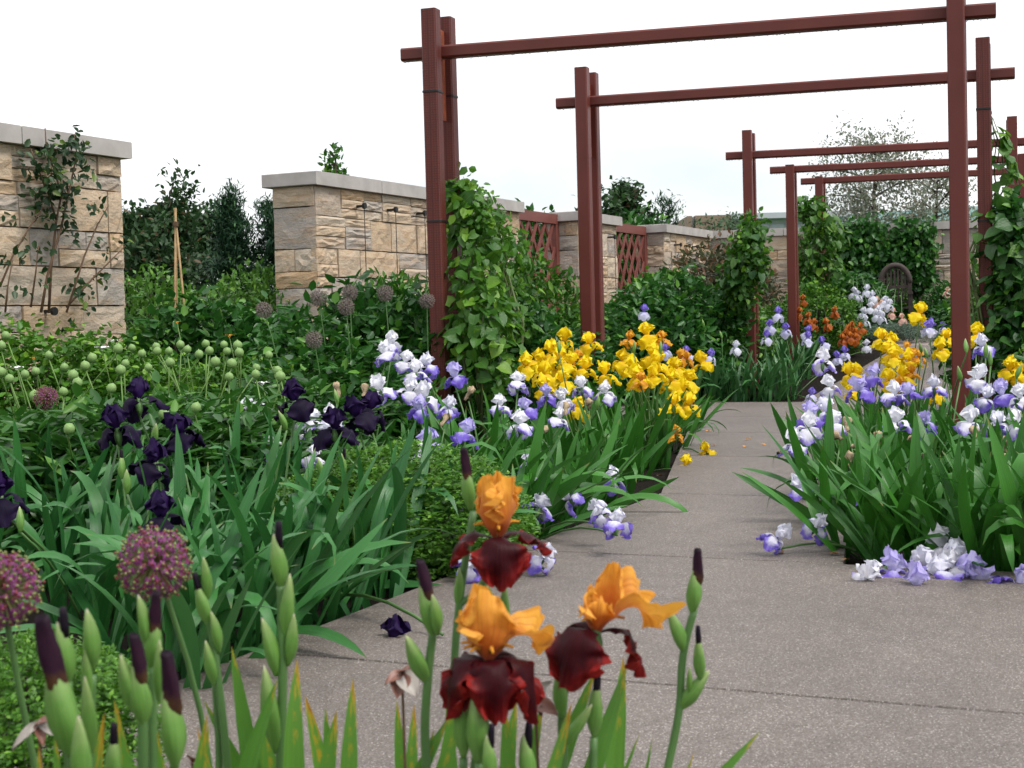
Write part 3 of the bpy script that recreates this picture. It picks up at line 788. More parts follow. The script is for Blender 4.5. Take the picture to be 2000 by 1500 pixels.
tree('cedar_tree', 'pointed dark evergreen next to the bronze-tipped tree', 455, 18.5, 2.52, .62, 'f_conifer', 2, 440, 40, .095, .020, .055, .08, True, up=.5)
tree('cedar_tree', 'pointed dark evergreen partly hidden behind the end of the stone wall', 540, 18.5, 2.4, .62, 'f_conifer', 3, 400, 40, .095, .020, .055, .08, True, up=.5)
tree('cedar_tree', 'low dark evergreen filling the space beside the thorny rose wall', 235, 18.0, 2.25, .75, 'f_conifer', 9, 440, 40, .095, .020, .055, .05, True, up=.5)
tree('oak_tree', 'dense dark tree between bronze-tipped tree and pointed evergreen', 385, 20.5, 2.15, .85, 'f_tree', 12, 420, 34, .085, .05, .09, .05)
tree('young_tree', 'thin leafy sapling tip rising above the stone coping', 665, 17.5, 3.02, .26, 'f_mid', 4, 60, 9, .085, .05, .06, .6, shape='oval', up=.6)
tree('oak_tree', 'round dark tree above the lattice panels beyond the wall', 1245, 27, 2.85, .55, 'f_tree', 5, 190, 18, .12, .08, .09, .3)
tree('oak_tree', 'narrow dark tree showing over the short pier', 1172, 26, 2.85, .42, 'f_tree', 6, 150, 16, .12, .08, .09, .3, spire=-.1)
tree('pine_tree', 'pale sparse conifer rising over the far end of the wall', 1312, 30, 2.9, .62, 'f_conifer', 7, 120, 16, .14, .03, .08, .3, True)
tree('crabapple_tree', 'grey-green open-crowned crabapple rising behind the ivy wall', 1715, 29, 3.75, 1.2, 'f_crab', 8, 300, 22, .070, .040, .14, .45, shape='oval')
tree('crabapple_tree', 'smaller grey-green crabapple behind the far wall by the red posts', 1835, 30, 3.25, 1.0, 'f_crab', 10, 220, 22, .070, .040, .14, .45, shape='oval')
for i, (px, Y, h, lab) in enumerate(((1395, 33, 2.6, 'wispy young tree before the tan building'), (1440, 34, 2.75, 'young green tree before the pale building panel'), (1350, 36, 2.5, 'small young tree beside the tan building corner'))):
    tree('young_tree', lab, px, Y, h, .55, 'f_far', 30 + i, 90, 10, .10, .05, .10, .3)
for i, (px, Y, h, wd, lab) in enumerate(((275, 13.6, 1.62, 1.15, 'bright green rounded shrub behind the bamboo canes'), (500, 14.2, 1.70, 1.1, 'bright green rounded shrub beside the end of the stone wall'), (395, 15.5, 1.45, 1.2, 'bright green shrub under the pointed evergreen'))):
    bush('bright', px, Y, wd, h, 'green_shrub', lab)
for px, Y, wd, h, lab in ((1045, 21.5, 1.6, 2.35, 'dark evergreen shrub seen through the vine-hidden lattice'), (1100, 22.0, 1.6, 2.2, 'dark evergreen shrub behind lattice and pier'), (1215, 25.0, 1.7, 2.3, 'dark evergreen shrub seen through the clear lattice panel'), (1262, 25.5, 1.7, 2.2, 'dark evergreen shrub behind the start of the far wall')):
    bush('dark', px, Y, wd, h, 'evergreen_shrub', lab)
# building beyond
def building():
    Y = 60.0
    root = thing('garden_building', 'low modern building with tan block, pale panels and glazing beyond wall', 'building', (0, 0, 0))
    def part(name, px0, px1, y0, dz_base, mat, yo=0.0, dep=6.0, par=root, z0=0.0):
        a = P(px0, y0, Y + yo); b = P(px1, y0, Y + yo); mb = MB()
        zt = a.z; mb.box(((a.x + b.x) / 2, Y + yo + dep / 2, (zt + z0) / 2), (b.x - a.x, dep, zt - z0)); return obj(name, mb.mesh(name, mat), par)
    part('tan_block', 1358, 1432, 421, 0, 'bldg_tan', -.4)
    part('tan_fin', 1342, 1352, 422, 0, 'bldg_tan', -.3)
    part('corner_glazing', 1352.5, 1357.5, 424, 0, 'bldg_glass', 0)
    wall = part('wall', 1433, 1640, 430, 0, 'bldg_white', 0)
    roof = MB(); a = P(1430, 423, Y - .8); b = P(1660, 423, Y - .8)
    roof.box(((a.x + b.x) / 2, Y + 3, a.z), (b.x - a.x, 7.8, .22)); obj('roof', roof.mesh('roof', 'bldg_roof'), root)
    for i in range(6):
        a = P(1445 + i * 31, 436, Y - .02); b = P(1472 + i * 31, 436, Y - .02); mb = MB()
        mb.box(((a.x + b.x) / 2, Y - .02, a.z - .75), (b.x - a.x, .06, 1.4)); w = obj('window', mb.mesh('window', 'bldg_glass'), root)
        mb = MB(); mb.box((a.x - .06, Y - .05, a.z - .75), (.10, .10, 1.5)); obj('mullion', mb.mesh('mullion', 'bldg_roof'), w)
    for i in range(14):
        px = 1640 + i * 34
        part('green_pane', px, px + 33, 419 - i * 2.2, 0, 'bldg_green', .3)
    return root
building()

# ------------------------------------------------------------------ shrubs in the beds
bush('rose', 45, 8.9, 1.25, 1.06, 'rose_bush', 'light green rose bush at the foot of the thorny rose wall')
bush('rose', 175, 9.2, 1.0, .98, 'rose_bush', 'light green rose bush at the wall corner by the white flower')
bush('rose', -110, 8.6, 1.2, 1.0, 'rose_bush', 'light green rose bush farther along the thorny rose wall')
bush('rose', 300, 9.4, 1.0, .86, 'rose_bush', 'light green rose bush with a few yellow blooms before the gap')
bush('rose', 590, 8.9, .9, .78, 'rose_bush', 'light green rose bush between peonies and dark shrub')
bush('mid', 290, 11.0, 1.3, .95, 'leafy_shrub', 'mid green shrub around the bamboo cane tripod')
bush('dark', 400, 10.6, 1.25, 1.14, 'leafy_shrub', 'dark glossy broad-leaved shrub filling the wall gap')
bush('dark', 505, 10.9, 1.2, 1.22, 'leafy_shrub', 'dark glossy shrub in front of grey wall end')
bush('mid', 470, 9.3, .9, .80, 'leafy_shrub', 'low mid green shrub behind the peony pods')
bush('dark', 620, 9.9, 1.2, 1.08, 'leafy_shrub', 'dark glossy shrub under the dried allium heads')
bush('dark', 715, 10.2, 1.3, 1.20, 'leafy_shrub', 'dark glossy shrub before the anchored stone wall')
bush('mid', 770, 11.4, 1.0, 1.42, 'leafy_shrub', 'taller light-tipped shrub climbing toward the wall wires')
bush('dark', 815, 9.9, 1.0, 1.12, 'leafy_shrub', 'dark glossy shrub just behind the netted post')
bush('dark', 660, 8.7, 1.1, .82, 'leafy_shrub', 'low dark shrub behind the white and violet irises')
bush('mid', 950, 12.3, 1.0, 1.75, 'tall_shrub', 'tall tangled shrub against wall behind the vine-wrapped post')
bush('mid', 1030, 13.0, 1.1, 1.45, 'tall_shrub', 'tall shrub in front of the vine-hidden lattice panel')
bush('dark', 985, 11.2, 1.1, 1.22, 'leafy_shrub', 'dark shrub between vine-wrapped post and second arch')
bush('mid', 1085, 12.6, 1.0, 1.12, 'leafy_shrub', 'mid green shrub just behind the second arch post')
bush('dark', 1100, 11.9, .9, .95, 'leafy_shrub', 'low dark shrub at the foot of the second arch')
for i, (px, Y, wd, h, lab, kd) in enumerate(((1195, 15.2, 1.3, 1.20, 'dark shrub beside the second arch below the pier', 'dark'), (1265, 15.6, 1.3, 1.26, 'dark shrub under the clear lattice panel', 'dark'),
        (1335, 16.0, 1.3, 1.32, 'dark shrub before the far wall section', 'dark'), (1405, 16.6, 1.2, 1.18, 'yellowish green shrub beside the rose-wrapped third arch', 'mid'), (1300, 17.6, 1.4, 1.42, 'dark shrub at the lattice panel edge', 'mid'), (1440, 17.3, 1.0, 1.0, 'green shrub at the foot of the rose-wrapped third arch', 'mid'))):
    bush(kd, px, Y, wd, h, 'leafy_shrub', lab)
bush('reddish', 1395, 20.5, 1.5, 1.66, 'bronze_shrub', 'bronze-tinged shrub in the corner of the walls')
bush('reddish', 1440, 21.3, 1.3, 1.45, 'bronze_shrub', 'bronze-tinged shrub along the far wall behind the third arch')
bush('rose', 1600, 18.9, 1.15, 1.02, 'rose_bush', 'rose bush around the last pergola post')
bush('rose', 1530, 19.6, .95, .75, 'rose_bush', 'pale flowering low bush between third and fourth arches')
bush('rose', 1480, 19.3, .9, .7, 'rose_bush', 'low rose bush behind the third arch post')
bush('dark', 1648, 22.2, 1.5, 1.15, 'leafy_shrub', 'dark shrub under the ivy beside the bench')
bush('dark', 1852, 22.2, .75, .95, 'leafy_shrub', 'small dark shrub against far wall beyond the bench')
bush('mid', 1735, 22.9, 1.0, .85, 'leafy_shrub', 'green shrub directly behind the bench')
bush('grey', 1772, 19.9, .9, .30, 'silver_plant', 'low silver-green plant at the end of the path', 'plant')
bush('grey', 1745, 20.6, .8, .28, 'silver_plant', 'low silver-green plant before the bench', 'plant')
bush('mid', 2010, 12.6, 1.3, 1.5, 'leafy_shrub', 'green shrub behind the vine on the netted second-arch post')
bush('dark', 2075, 11.4, 1.4, 1.2, 'leafy_shrub', 'dark shrub beyond the large-leaved vine')
bush('dark', 1960, 17.5, 1.4, 1.0, 'leafy_shrub', 'dark shrub by the third arch across the path')
bush('mid', 2040, 16.0, 1.5, 1.2, 'leafy_shrub', 'mid green shrub outside the third arch')
bush('mid', 2150, 10.0, 1.3, .9, 'leafy_shrub', 'low green shrub outside the second arch beyond the vine')
bush('dark', 2250, 8.6, 1.3, .9, 'leafy_shrub', 'low dark shrub past the corner bed irises')
# boxwood
bush('box', 780, 5.25, .84, .54, 'boxwood', 'clipped bright green boxwood between dark irises and violet irises', dp=.9)
bush('box', 665, 5.3, .6, .48, 'boxwood', 'smaller boxwood mound behind the dark purple irises', dp=.6)
bush('box', 28, 2.62, .50, .40, 'boxwood', 'bright green boxwood beside the purple allium at bed edge', dp=.5, z=-.03)

# ------------------------------------------------------------------ ivy on the far wall
def ivy(px0, px1, y0, y1, label, mat, seed, n, thick, L, name='ivy'):
    rs = RS(seed); C = []; O = []
    pa = PZ(px0, y0, WALL_TOP)
    for _ in range(n):
        fx = rs.rand(); fz = rs.rand()
        px = px0 + (px1 - px0) * fx; py = y0 + (y1 - y0) * fz
        edge = .5 + .5 * math.sin(fx * 9 + seed) * .3
        if fz < .12 * math.sin(fx * 13) ** 2 or (fx < .1 and fz < .5) or (fx > .9 and fz > .75): continue
        r = ray(px, py)   # hit the plane of the far wall
        o = np.array([0, 0, CAM_H]); nn = np.array([BN[0], BN[1], 0]); k = np.dot(np.array([cq[0], cq[1], 0]) - o, nn) / np.dot(np.array(r), nn)
        q = o + np.array(r) * k; b = thick * (.4 + .6 * math.sin(fx * 3.1) * math.sin(.4 + fz * 2.4)) * rs.uniform(.2, 1)
        C.append(q + nn * (.05 + b)); O.append(nn)
    C = np.array(C); O = np.array(O); base = np.array([C[:, 0].mean(), C[:, 1].mean(), zg(C[:, 0].mean(), C[:, 1].mean())])
    root = thing(name, label, 'vine', base)
    v, t = cluster_leaves(C - base, O, 9, .07, L, L * .75, seed, -.25, .55, 'oval', flat=.3)
    obj('foliage', mesh_tri('ivy_foliage', v, t, mat), root, kind='stuff')
    mb = MB()
    for i in range(6):
        c = C[rs.randint(len(C))] - base; nn3 = np.array([BN[0], BN[1], 0]); c0 = c - nn3 * np.dot(c, nn3) * 0
        mb.tube([(c[0] * .5, c[1] * .5, -.05), (c[0] * .8, c[1] * .8, c[2] * .5), tuple(c)], [.02, .012, .005], 5)
    obj('stem', mb.mesh('ivy_stem', 'bark'), root)
    return root
ivy(1622, 1818, 428, 590, 'dense dark ivy mass hanging on the far wall above the bench', 'f_dark', 5, 620, .42, .10)
ivy(1560, 1640, 440, 560, 'thin yellow-green creeper on the far wall by the last arch', 'f_mid', 6, 150, .22, .09, 'creeper')

# ------------------------------------------------------------------ climbing vines with single leaves
def heart_leaf(seed, heart=True):
    rs = RS(seed); nu, nv = 7, 5; pts = np.zeros((nu, nv, 3))
    for i in range(nu):
        u = i / (nu - 1)
        w = np.interp(u, [0, .12, .35, .6, .85, 1], [.42 if heart else .05, .40, .46, .36, .15, .0])
        for j in range(nv):
            v = j / (nv - 1) * 2 - 1
            x = u - (.10 * abs(v) if heart and u < .2 else 0)
            pts[i, j] = (w * v, x, .10 * abs(v) - .22 * u * u + rs.normal() * .012)
    return grid_mesh('vine_leaf', pts)
HEART = {}
def heart_set(mat):
    if mat not in HEART:
        HEART[mat] = []
        for k in range(4):
            m = heart_leaf(k + 5, k != 3); m.materials.append(MT[mat]); HEART[mat].append(m)
    return HEART[mat]
def obj_leaf_mat(name, c1, c2, c3, tr=.36):
    m, t, b, o = newmat(name)
    rnd = N(t, 'ShaderNodeObjectInfo').outputs['Random']; u, v = uvn(t)
    c = mixc(t, rnd, c1, c2); c = mixc(t, rng(t, rnd, .8, .9), c, c3)
    av = math_(t, 'ABSOLUTE', math_(t, 'SUBTRACT', v, .5))
    c = mixc(t, rng(t, av, 0, .03, .5, 0), c, c3)
    t.links.new(c, b.inputs['Base Color']); b.inputs['Roughness'].default_value = .4
    bump(t, b, noise(t, 9, 3, objco(t)), .2, .05)
    translucent(t, b, o, mixc(t, .5, c, c3), tr); return m
MT['leaf_bright'] = obj_leaf_mat('bright_vine_leaf', (.032, .120, .014), (.085, .225, .022), (.18, .36, .035))
MT['leaf_deep'] = obj_leaf_mat('deep_vine_leaf', (.020, .085, .018), (.050, .155, .026), (.10, .23, .035))
def vine(label, base, pts, n, L, mat, seed, fill=0, fillmat='f_vine', name='climbing_vine', out=(0, -1)):
    """pts: list of (px, py, Y, radius) guiding the mass; n single leaves on its outside, fill leaves inside"""
    rs = RS(seed); c = np.array([list(P(a, b, y)) + [r] for a, b, y, r in pts])
    root = thing(name, label, 'vine', base); B = np.array(base)
    idx = np.linspace(0, 1, len(c))
    def sample(u): return np.array([np.interp(u, idx, c[:, k]) for k in range(4)])
    mb = MB()
    for k in range(4):
        o = rs.normal(size=(8, 3)) * .5
        line = [sample(1 - i / 7)[:3] + o[i] * sample(1 - i / 7)[3] * .6 - B for i in range(8)]; line[0] = np.array([o[0][0] * .1, o[0][1] * .1, -.03])
        mb.tube(line, np.linspace(.010, .003, 8), 5)
    obj('stem', mb.mesh('vine_stem', 'greencane', True), root)
    if fill:
        C = []; O = []
        for _ in range(fill):
            s_ = sample(rs.rand()); d = unit(rs.normal(size=(1, 3)))[0]; C.append(s_[:3] + d * s_[3] * rs.uniform(.3, .9)); O.append(d)
        v, t = cluster_leaves(np.array(C) - B, np.array(O), 9, .05, L * .8, L * .62, seed, -.2, .6, 'oval', flat=.25)
        obj('foliage', mesh_tri('vine_foliage', v, t, fillmat), root, kind='stuff')
    hs = heart_set(mat)
    for i in range(n):
        s_ = sample(rs.rand()); a = rs.uniform(-1.5, 1.5); d = np.array([math.sin(a), -math.cos(a), rs.uniform(-.25, .45)]); d /= np.linalg.norm(d)
        q = s_[:3] + d * s_[3] * rs.uniform(.75, 1.15) - B
        # leaf hangs: tip down and outward, face outward/up
        tip = Vector((d[0] * .6 + rs.normal() * .4, d[1] * .6 + rs.normal() * .4, -.55 + rs.normal() * .55)).normalized()
        nrm = Vector((d[0], d[1], .55 + rs.normal() * .25)); nrm = (nrm - tip * nrm.dot(tip)).normalized(); side = tip.cross(nrm)
        M = Matrix((side, tip, nrm)).transposed()
        obj('leaf', hs[rs.randint(4)], root, tuple(q), M.to_quaternion(), L * rs.uniform(.5, 1.4))
    return root
def gb(px, Y): x = P(px, 640, Y).x; return (x, Y, zg(x, Y) - .03)
vine('bright green heart-leaved vine wrapping the netted pergola post', gb(930, 9.6),
     [(888, 352, 9.75, .06), (905, 395, 9.7, .10), (925, 460, 9.65, .14), (918, 530, 9.6, .16), (930, 600, 9.55, .19), (945, 660, 9.5, .23), (950, 720, 9.45, .24), (930, 760, 9.4, .22)], 190, .080, 'leaf_bright', 1, 105)
vine('yellow-green shoots of vine spreading from netted post toward the lattice', gb(1000, 11.0),
     [(925, 380, 10.8, .08), (950, 420, 10.9, .14), (975, 480, 11.0, .2), (990, 540, 11.0, .22), (995, 610, 10.9, .22), (990, 680, 10.8, .22)], 70, .075, 'leaf_bright', 2, 60, 'f_vine')
vine('large-leaved deep green vine on the netted second-arch post', gb(1962, 10.8),
     [(1970, 405, 11.0, .10), (1985, 450, 10.95, .17), (1990, 500, 10.9, .22), (1992, 560, 10.9, .24), (2000, 620, 10.85, .25), (1995, 680, 10.8, .25), (2005, 740, 10.8, .25)], 170, .105, 'leaf_deep', 3, 170, 'f_dark')
vine('thin light green vine shoots climbing high beside the second-arch post', gb(1935, 10.95),
     [(1935, 230, 11.2, .03), (1950, 280, 11.2, .06), (1955, 320, 11.2, .09), (1960, 360, 11.2, .12), (1935, 420, 11.1, .14), (1895, 480, 11.0, .05), (1893, 600, 11.0, .05)], 70, .088, 'leaf_bright', 4)
vine('leafy rose vine covering the third pergola post', gb(1455, 15.6),
     [(1468, 440, 15.7, .09), (1465, 470, 15.6, .17), (1458, 510, 15.6, .22), (1448, 545, 15.7, .22), (1432, 590, 15.9, .17), (1422, 640, 15.9, .16), (1420, 690, 15.9, .16)], 100, .085, 'leaf_deep', 5, 260, 'f_mid')
vine('loose green creeper on the last pergola post', gb(1590, 19.2),
     [(1575, 392, 19.0, .10), (1590, 420, 19.0, .20), (1620, 460, 19.1, .22), (1575, 500, 19.0, .16), (1625, 520, 19.1, .2), (1580, 560, 19.0, .2)], 60, .095, 'leaf_bright', 6, 110, 'f_mid')

# climbing rose on the thorny wall
def climbing_rose():
    base = gb(95, 9.35); B = np.array(base); root = thing('climbing_rose', 'sparse climbing rose with thorny brown canes against sandstone wall', 'rose', base)
    def wp(px, py, o=.14):
        r = np.array(ray(px, py)); q = WP0 + E * o; nn = np.array([*E, 0]); oo = np.array([0, 0, CAM_H]); k = np.dot(np.array([*q, 0]) - oo, nn) / np.dot(r, nn); return oo + r * k - B
    canes = [[(95, 610), (100, 520), (110, 430), (120, 380), (105, 330), (90, 285), (88, 250)], [(80, 610), (92, 540), (118, 450), (140, 350), (150, 300), (145, 262)],
             [(130, 610), (165, 500), (190, 440), (210, 405)], [(0, 560), (25, 500), (60, 440), (85, 405)], [(130, 600), (180, 545), (220, 505), (245, 480)], [(60, 600), (70, 530), (75, 480)], [(110, 430), (95, 380), (70, 320), (60, 290)], [(10, 610), (15, 560), (24, 510)]]
    C = []; rs = RS(4)
    for i, c in enumerate(canes):
        pts = [wp(a, b, .12 + .05 * (i % 3)) for a, b in c]; mb = MB(); mb.tube(pts, np.linspace(.011 if i < 2 else .008, .004, len(pts)), 5)
        obj('cane', mb.mesh('rose_cane', 'cane', True), root)
        for q in range(1, len(pts)):
            nl = (1 if i not in (0, 1, 6) else (1 if q < 3 else 2))
            for _ in range(nl):
                if i in (0, 1) and q < 2: continue
                f = rs.rand(); C.append(pts[q - 1] * (1 - f) + pts[q] * f + rs.normal(size=3) * .05)
    for px, py, n in ((75, 310, 9), (85, 350, 10), (110, 370, 12), (120, 395, 10), (95, 330, 8), (140, 320, 7), (150, 300, 5), (165, 335, 5), (130, 410, 8), (70, 290, 6), (110, 280, 5), (15, 550, 8), (150, 560, 9), (190, 565, 7), (40, 430, 2), (150, 410, 4)):
        for _ in range((n + 2) // 3): C.append(wp(px, py, .16) + rs.normal(size=3) * np.array([.08, .06, .10]))
    C = np.array(C); O = np.tile(np.array([*E, .2]), (len(C), 1))
    v, t = cluster_leaves(C, O, 7, .032, .060, .040, 8, -.1, .8, 'oval', flat=.4)
    obj('foliage', mesh_tri('rose_foliage', v, t, 'f_roseclimb'), root, kind='stuff')
climbing_rose()
# bamboo tripod
tb = gb(350, 11.9); tr_ = thing('cane_tripod', 'tripod of tied bamboo canes in front of bright shrubs', 'plant support', tb); tB = np.array(tb)
top = np.array(P(343, 428, 11.9)) - tB
for px, Y in ((331, 11.85), (340, 12.1), (378, 11.8)):
    mb = MB(); q = np.array([P(px, 640, Y).x, Y, tb[2]]) - tB; mb.tube([q, q * .5 + top * .5, top + (top - q) * .05], [.011, .010, .009], 6); obj('cane', mb.mesh('bamboo_cane', 'bamboo', True), tr_)
mb = MB(); mb.tube([top - np.array([.0, 0, .06]), top - np.array([0, 0, .02])], .024, 7); obj('binding', mb.mesh('binding', 'cane'), tr_)

# bench
def bench():
    c = P(1750, 640, 22.4); z = zg(c.x, c.y); root = thing('garden_bench', 'dark wooden bench with arched slatted back before the ivy wall', 'bench', (c.x, c.y, z), rotz=math.radians(-14))
    hw = .215
    def bx(name, cc, sz, par=root):
        m_ = MB(); m_.box(cc, sz); return obj(name, m_.mesh(name, 'wood'), par)
    for sx in (-1, 1):
        bx('leg', (sx * hw, .22, .46), (.06, .06, .92 - .16)); bx('leg', (sx * hw, -.25, .31), (.06, .06, .62)); bx('armrest', (sx * hw, -.03, .64), (.075, .56, .04))
    for i in range(5): bx('seat_slat', (0, -.24 + i * .105, .42), (2 * hw - .07, .09, .025))
    bx('back_rail', (0, .22, .52), (2 * hw - .06, .045, .06)); bx('back_rail', (0, .22, .74), (2 * hw - .06, .04, .05))
    for i in range(7):
        x = -hw + .052 + i * .052; h = .78 + .26 * math.sqrt(max(0, 1 - (x / hw) ** 2)); bx('back_slat', (x, .222, (.5 + h) / 2), (.030, .022, h - .5))
    mb = MB(); mb.tube([(hw * math.cos(a), .22, .80 + .27 * math.sin(a)) for a in np.linspace(0, math.pi, 17)], .042, 8); obj('arched_rail', mb.mesh('arched_rail', 'wood', True), root)
bench()

# ------------------------------------------------------------------ iris leaves
def blade_pts(bend, u0, wr, seed, nu=11):
    rs = RS(seed); pts = np.zeros((nu, 3, 3)); x = z = 0.0; th = 0.0; tw = rs.uniform(-.5, .5)
    for i in range(nu):
        u = i / (nu - 1)
        th = math.radians(bend) * (max(0, u - u0) / (1 - u0)) ** 1.3 + math.radians(6) * u
        if i: x += math.sin(th) / (nu - 1); z += math.cos(th) / (nu - 1)
        w = wr * np.interp(u, [0, .1, .35, .6, .82, .94, 1], [.62, .78, .98, 1, .70, .34, .02]) * .5
        a = tw * u; S = np.array([math.sin(a) * math.cos(th), math.cos(a), -math.sin(a) * math.sin(th)]); Nn = np.array([math.cos(th), 0, -math.sin(th)])
        c = np.array([x, 0, z])
        pts[i, 0] = c - S * w; pts[i, 2] = c + S * w; pts[i, 1] = c + Nn * w * .22
    return pts
BLADES = {}
SPEC = [(8, 0, .075), (14, .1, .085), (22, .2, .08), (34, .2, .075), (55, .25, .08), (85, .3, .08), (125, .4, .075), (140, .55, .085), (18, .0, .07), (100, .15, .07)]
def blades(mat):
    if mat not in BLADES: BLADES[mat] = [grid_mesh('iris_leaf', blade_pts(b, u, w, k + 3), mat) for k, (b, u, w) in enumerate(SPEC)]
    return BLADES[mat]
def blade_rot(az, tilt, roll): return (Matrix.Rotation(az, 3, 'Z') @ Matrix.Rotation(tilt, 3, 'Y') @ Matrix.Rotation(roll, 3, 'Z')).to_quaternion()
def iris_leaves(root, n, L, mat, seed, lean=None, leanamt=.0, spread=.10, arch=.35, tiltmax=.55, width=1.0):
    rs = RS(seed); bl = blades(mat); fan = rs.uniform(0, math.pi)
    for i in range(n):
        az = fan + (0 if rs.rand() < .5 else math.pi) + rs.normal() * .8 if rs.rand() < .6 else rs.uniform(0, 6.283)
        tilt = abs(rs.normal()) * tiltmax * .6 + .03
        strong = rs.rand() < arch
        k = rs.choice([4, 5, 6, 7, 9]) if strong else rs.choice([0, 1, 2, 3, 8])
        roll = rs.uniform(-.6, .6) if strong else rs.uniform(-1.6, 1.6)
        q = blade_rot(az, tilt, roll)
        if lean is not None:
            ax = Vector((-lean[1], lean[0], 0)); q = Quaternion(ax, leanamt * rs.uniform(.5, 1.35)) @ q
        r = spread * math.sqrt(rs.rand()); a2 = rs.uniform(0, 6.283); s_ = L * rs.uniform(.68, 1.12)
        obj('leaf', bl[k], root, (r * math.cos(a2), r * math.sin(a2), -.02), q, (s_ * width, s_ * width, s_))
def iris_leaves_joined(root, n, L, mat, seed, lean=None, leanamt=0, spread=.12, tiltmax=.4):
    rs = RS(seed); mb = MB()
    for i in range(n):
        b, u, w = SPEC[rs.choice([0, 1, 2, 3, 3, 4, 5, 8])]; pts = blade_pts(b, u, w, seed + i, 7)
        R = np.array(blade_rot(rs.uniform(0, 6.283), abs(rs.normal()) * tiltmax * .6, rs.uniform(-1, 1)).to_matrix())
        if lean is not None: R = np.array(Quaternion(Vector((-lean[1], lean[0], 0)), leanamt * rs.uniform(.4, 1.3)).to_matrix()) @ R
        s_ = L * rs.uniform(.7, 1.1); a2 = rs.uniform(0, 6.283); r = spread * math.sqrt(rs.rand())
        v = (pts.reshape(-1, 3) * s_) @ R.T + np.array([r * math.cos(a2), r * math.sin(a2), -.02])
        mb.add(v, [(i2 * 3 + j, i2 * 3 + j + 1, i2 * 3 + j + 4, i2 * 3 + j + 3) for i2 in range(6) for j in range(2)], [(i2 / 6, j / 2) for i2 in range(7) for j in range(3)])
    obj('leaves', mb.mesh('iris_leaves', mat, True), root, kind='stuff')

# ------------------------------------------------------------------ iris flowers
def petal_pts(head, L, Wm, prof, nu, nv, curl, ruf, freq, seed, base_r=.006, base_z=0.0, skew=0.0):
    """centre line in the x-z plane following headings head [(u, deg above horizontal outward)]"""
    rs = RS(seed); pts = np.zeros((nu, nv, 3)); x, z = base_r, base_z
    ph = rs.uniform(0, 6.28, 4); hu = [h[0] for h in head]; hd = [h[1] for h in head]
    for i in range(nu):
        u = i / (nu - 1); th = math.radians(np.interp(u, hu, hd))
        if i: x += math.cos(th) * L / (nu - 1); z += math.sin(th) * L / (nu - 1)
        Nn = np.array([-math.sin(th), 0, math.cos(th)]); T = np.array([math.cos(th), 0, math.sin(th)])
        w = Wm * np.interp(u, [p[0] for p in prof], [p[1] for p in prof]) / 2
        for j in range(nv):
            v = j / (nv - 1) * 2 - 1
            w_ = w; w = w * (1 + .07 * abs(v) ** 3 * u * math.sin(freq * 5.3 * u + ph[3] + 3 * (v > 0)) + .04 * abs(v) ** 3 * u * math.sin(freq * 11 * u + ph[0]))
            rf = ruf * (abs(v) ** 1.6) * (u ** .7) * math.sin(freq * (u * 6.28) * .5 + ph[0] + (ph[1] if v > 0 else ph[2])) + ruf * .7 * max(0, u - .6) * 2.2 * math.sin(freq * 1.7 * v + ph[3]) + ruf * .38 * (abs(v) ** 3) * u * math.sin(freq * 2.7 * u * 3.14 + ph[2] + 2 * v) + ruf * .5 * max(0, u - .72) * 3 * math.sin(freq * 3.1 * v + ph[1])
            pts[i, j] = np.array([x, 0, z]) + np.array([0, 1, 0]) * (w * v + skew * u * L) + Nn * (curl * w * v * v + rf) + T * (-.30 * L * abs(v) ** 2.4 * u * u + .025 * L * u * u * math.sin(freq * 2.3 * v + ph[1]) + .012 * L * u ** 4 * math.sin(freq * 5.1 * v + ph[2])); w = w_
    return pts
FALLP = [(0, .24), (.15, .30), (.3, .50), (.5, .86), (.68, 1.0), (.84, .98), (.94, .90), (1, .72)]
STDP = [(0, .20), (.12, .28), (.3, .62), (.5, .95), (.65, 1.0), (.8, 1.0), (.92, .92), (1, .74)]
def std_pts(seed, nu, nv, L=.070, Wm=.070, ruf=.0105, close=1.0, head=None, freq=4.6):
    head = head or [(0, 48), (.25, 66), (.5, 88), (.8, 88 + 36 * close), (1, 88 + 52 * close)]
    return petal_pts(head, L, Wm, STDP, nu, nv, .55, ruf, freq, seed)
def fall_pts(seed, nu, nv, L=.088, Wm=.076, ruf=.0095, droop=1.0, head=None, freq=4.6):
    head = head or [(0, 36), (.16, 14), (.34, -34 * droop), (.55, -74 * droop), (.8, -90 * droop), (1, -84 * droop)]
    return petal_pts(head, L, Wm, FALLP, nu, nv, -.30, ruf, freq, seed)
PETALS = {}
def petals(palk):
    if palk not in PETALS:
        S = [grid_mesh('standard', std_pts(k + 1, 12, 11, close=c), 'ps_' + palk) for k, c in enumerate((.85, .5, 1.0, .15, .7))]
        F = [grid_mesh('fall', fall_pts(k + 9, 12, 11, droop=c), 'pf_' + palk) for k, c in enumerate((1, .85, 1.1, .7, .95))]
        PETALS[palk] = (S, F)
    return PETALS[palk]
OV = {}
def ovary():
    if 'm' not in OV: OV['m'] = lathe_mesh('ovary', [(.004, -.045), (.009, -.03), (.010, -.015), (.006, -.004), (.008, .004)], 7, 'stalk')
    return OV['m']
BEARD = {}
def beard():
    if 'm' not in BEARD:
        mb = MB(); mb.tube([(.010, 0, .012), (.022, 0, .022), (.034, 0, .020)], [.002, .003, .0015], 5); BEARD['m'] = mb.mesh('beard', 'beard', True)
    return BEARD['m']
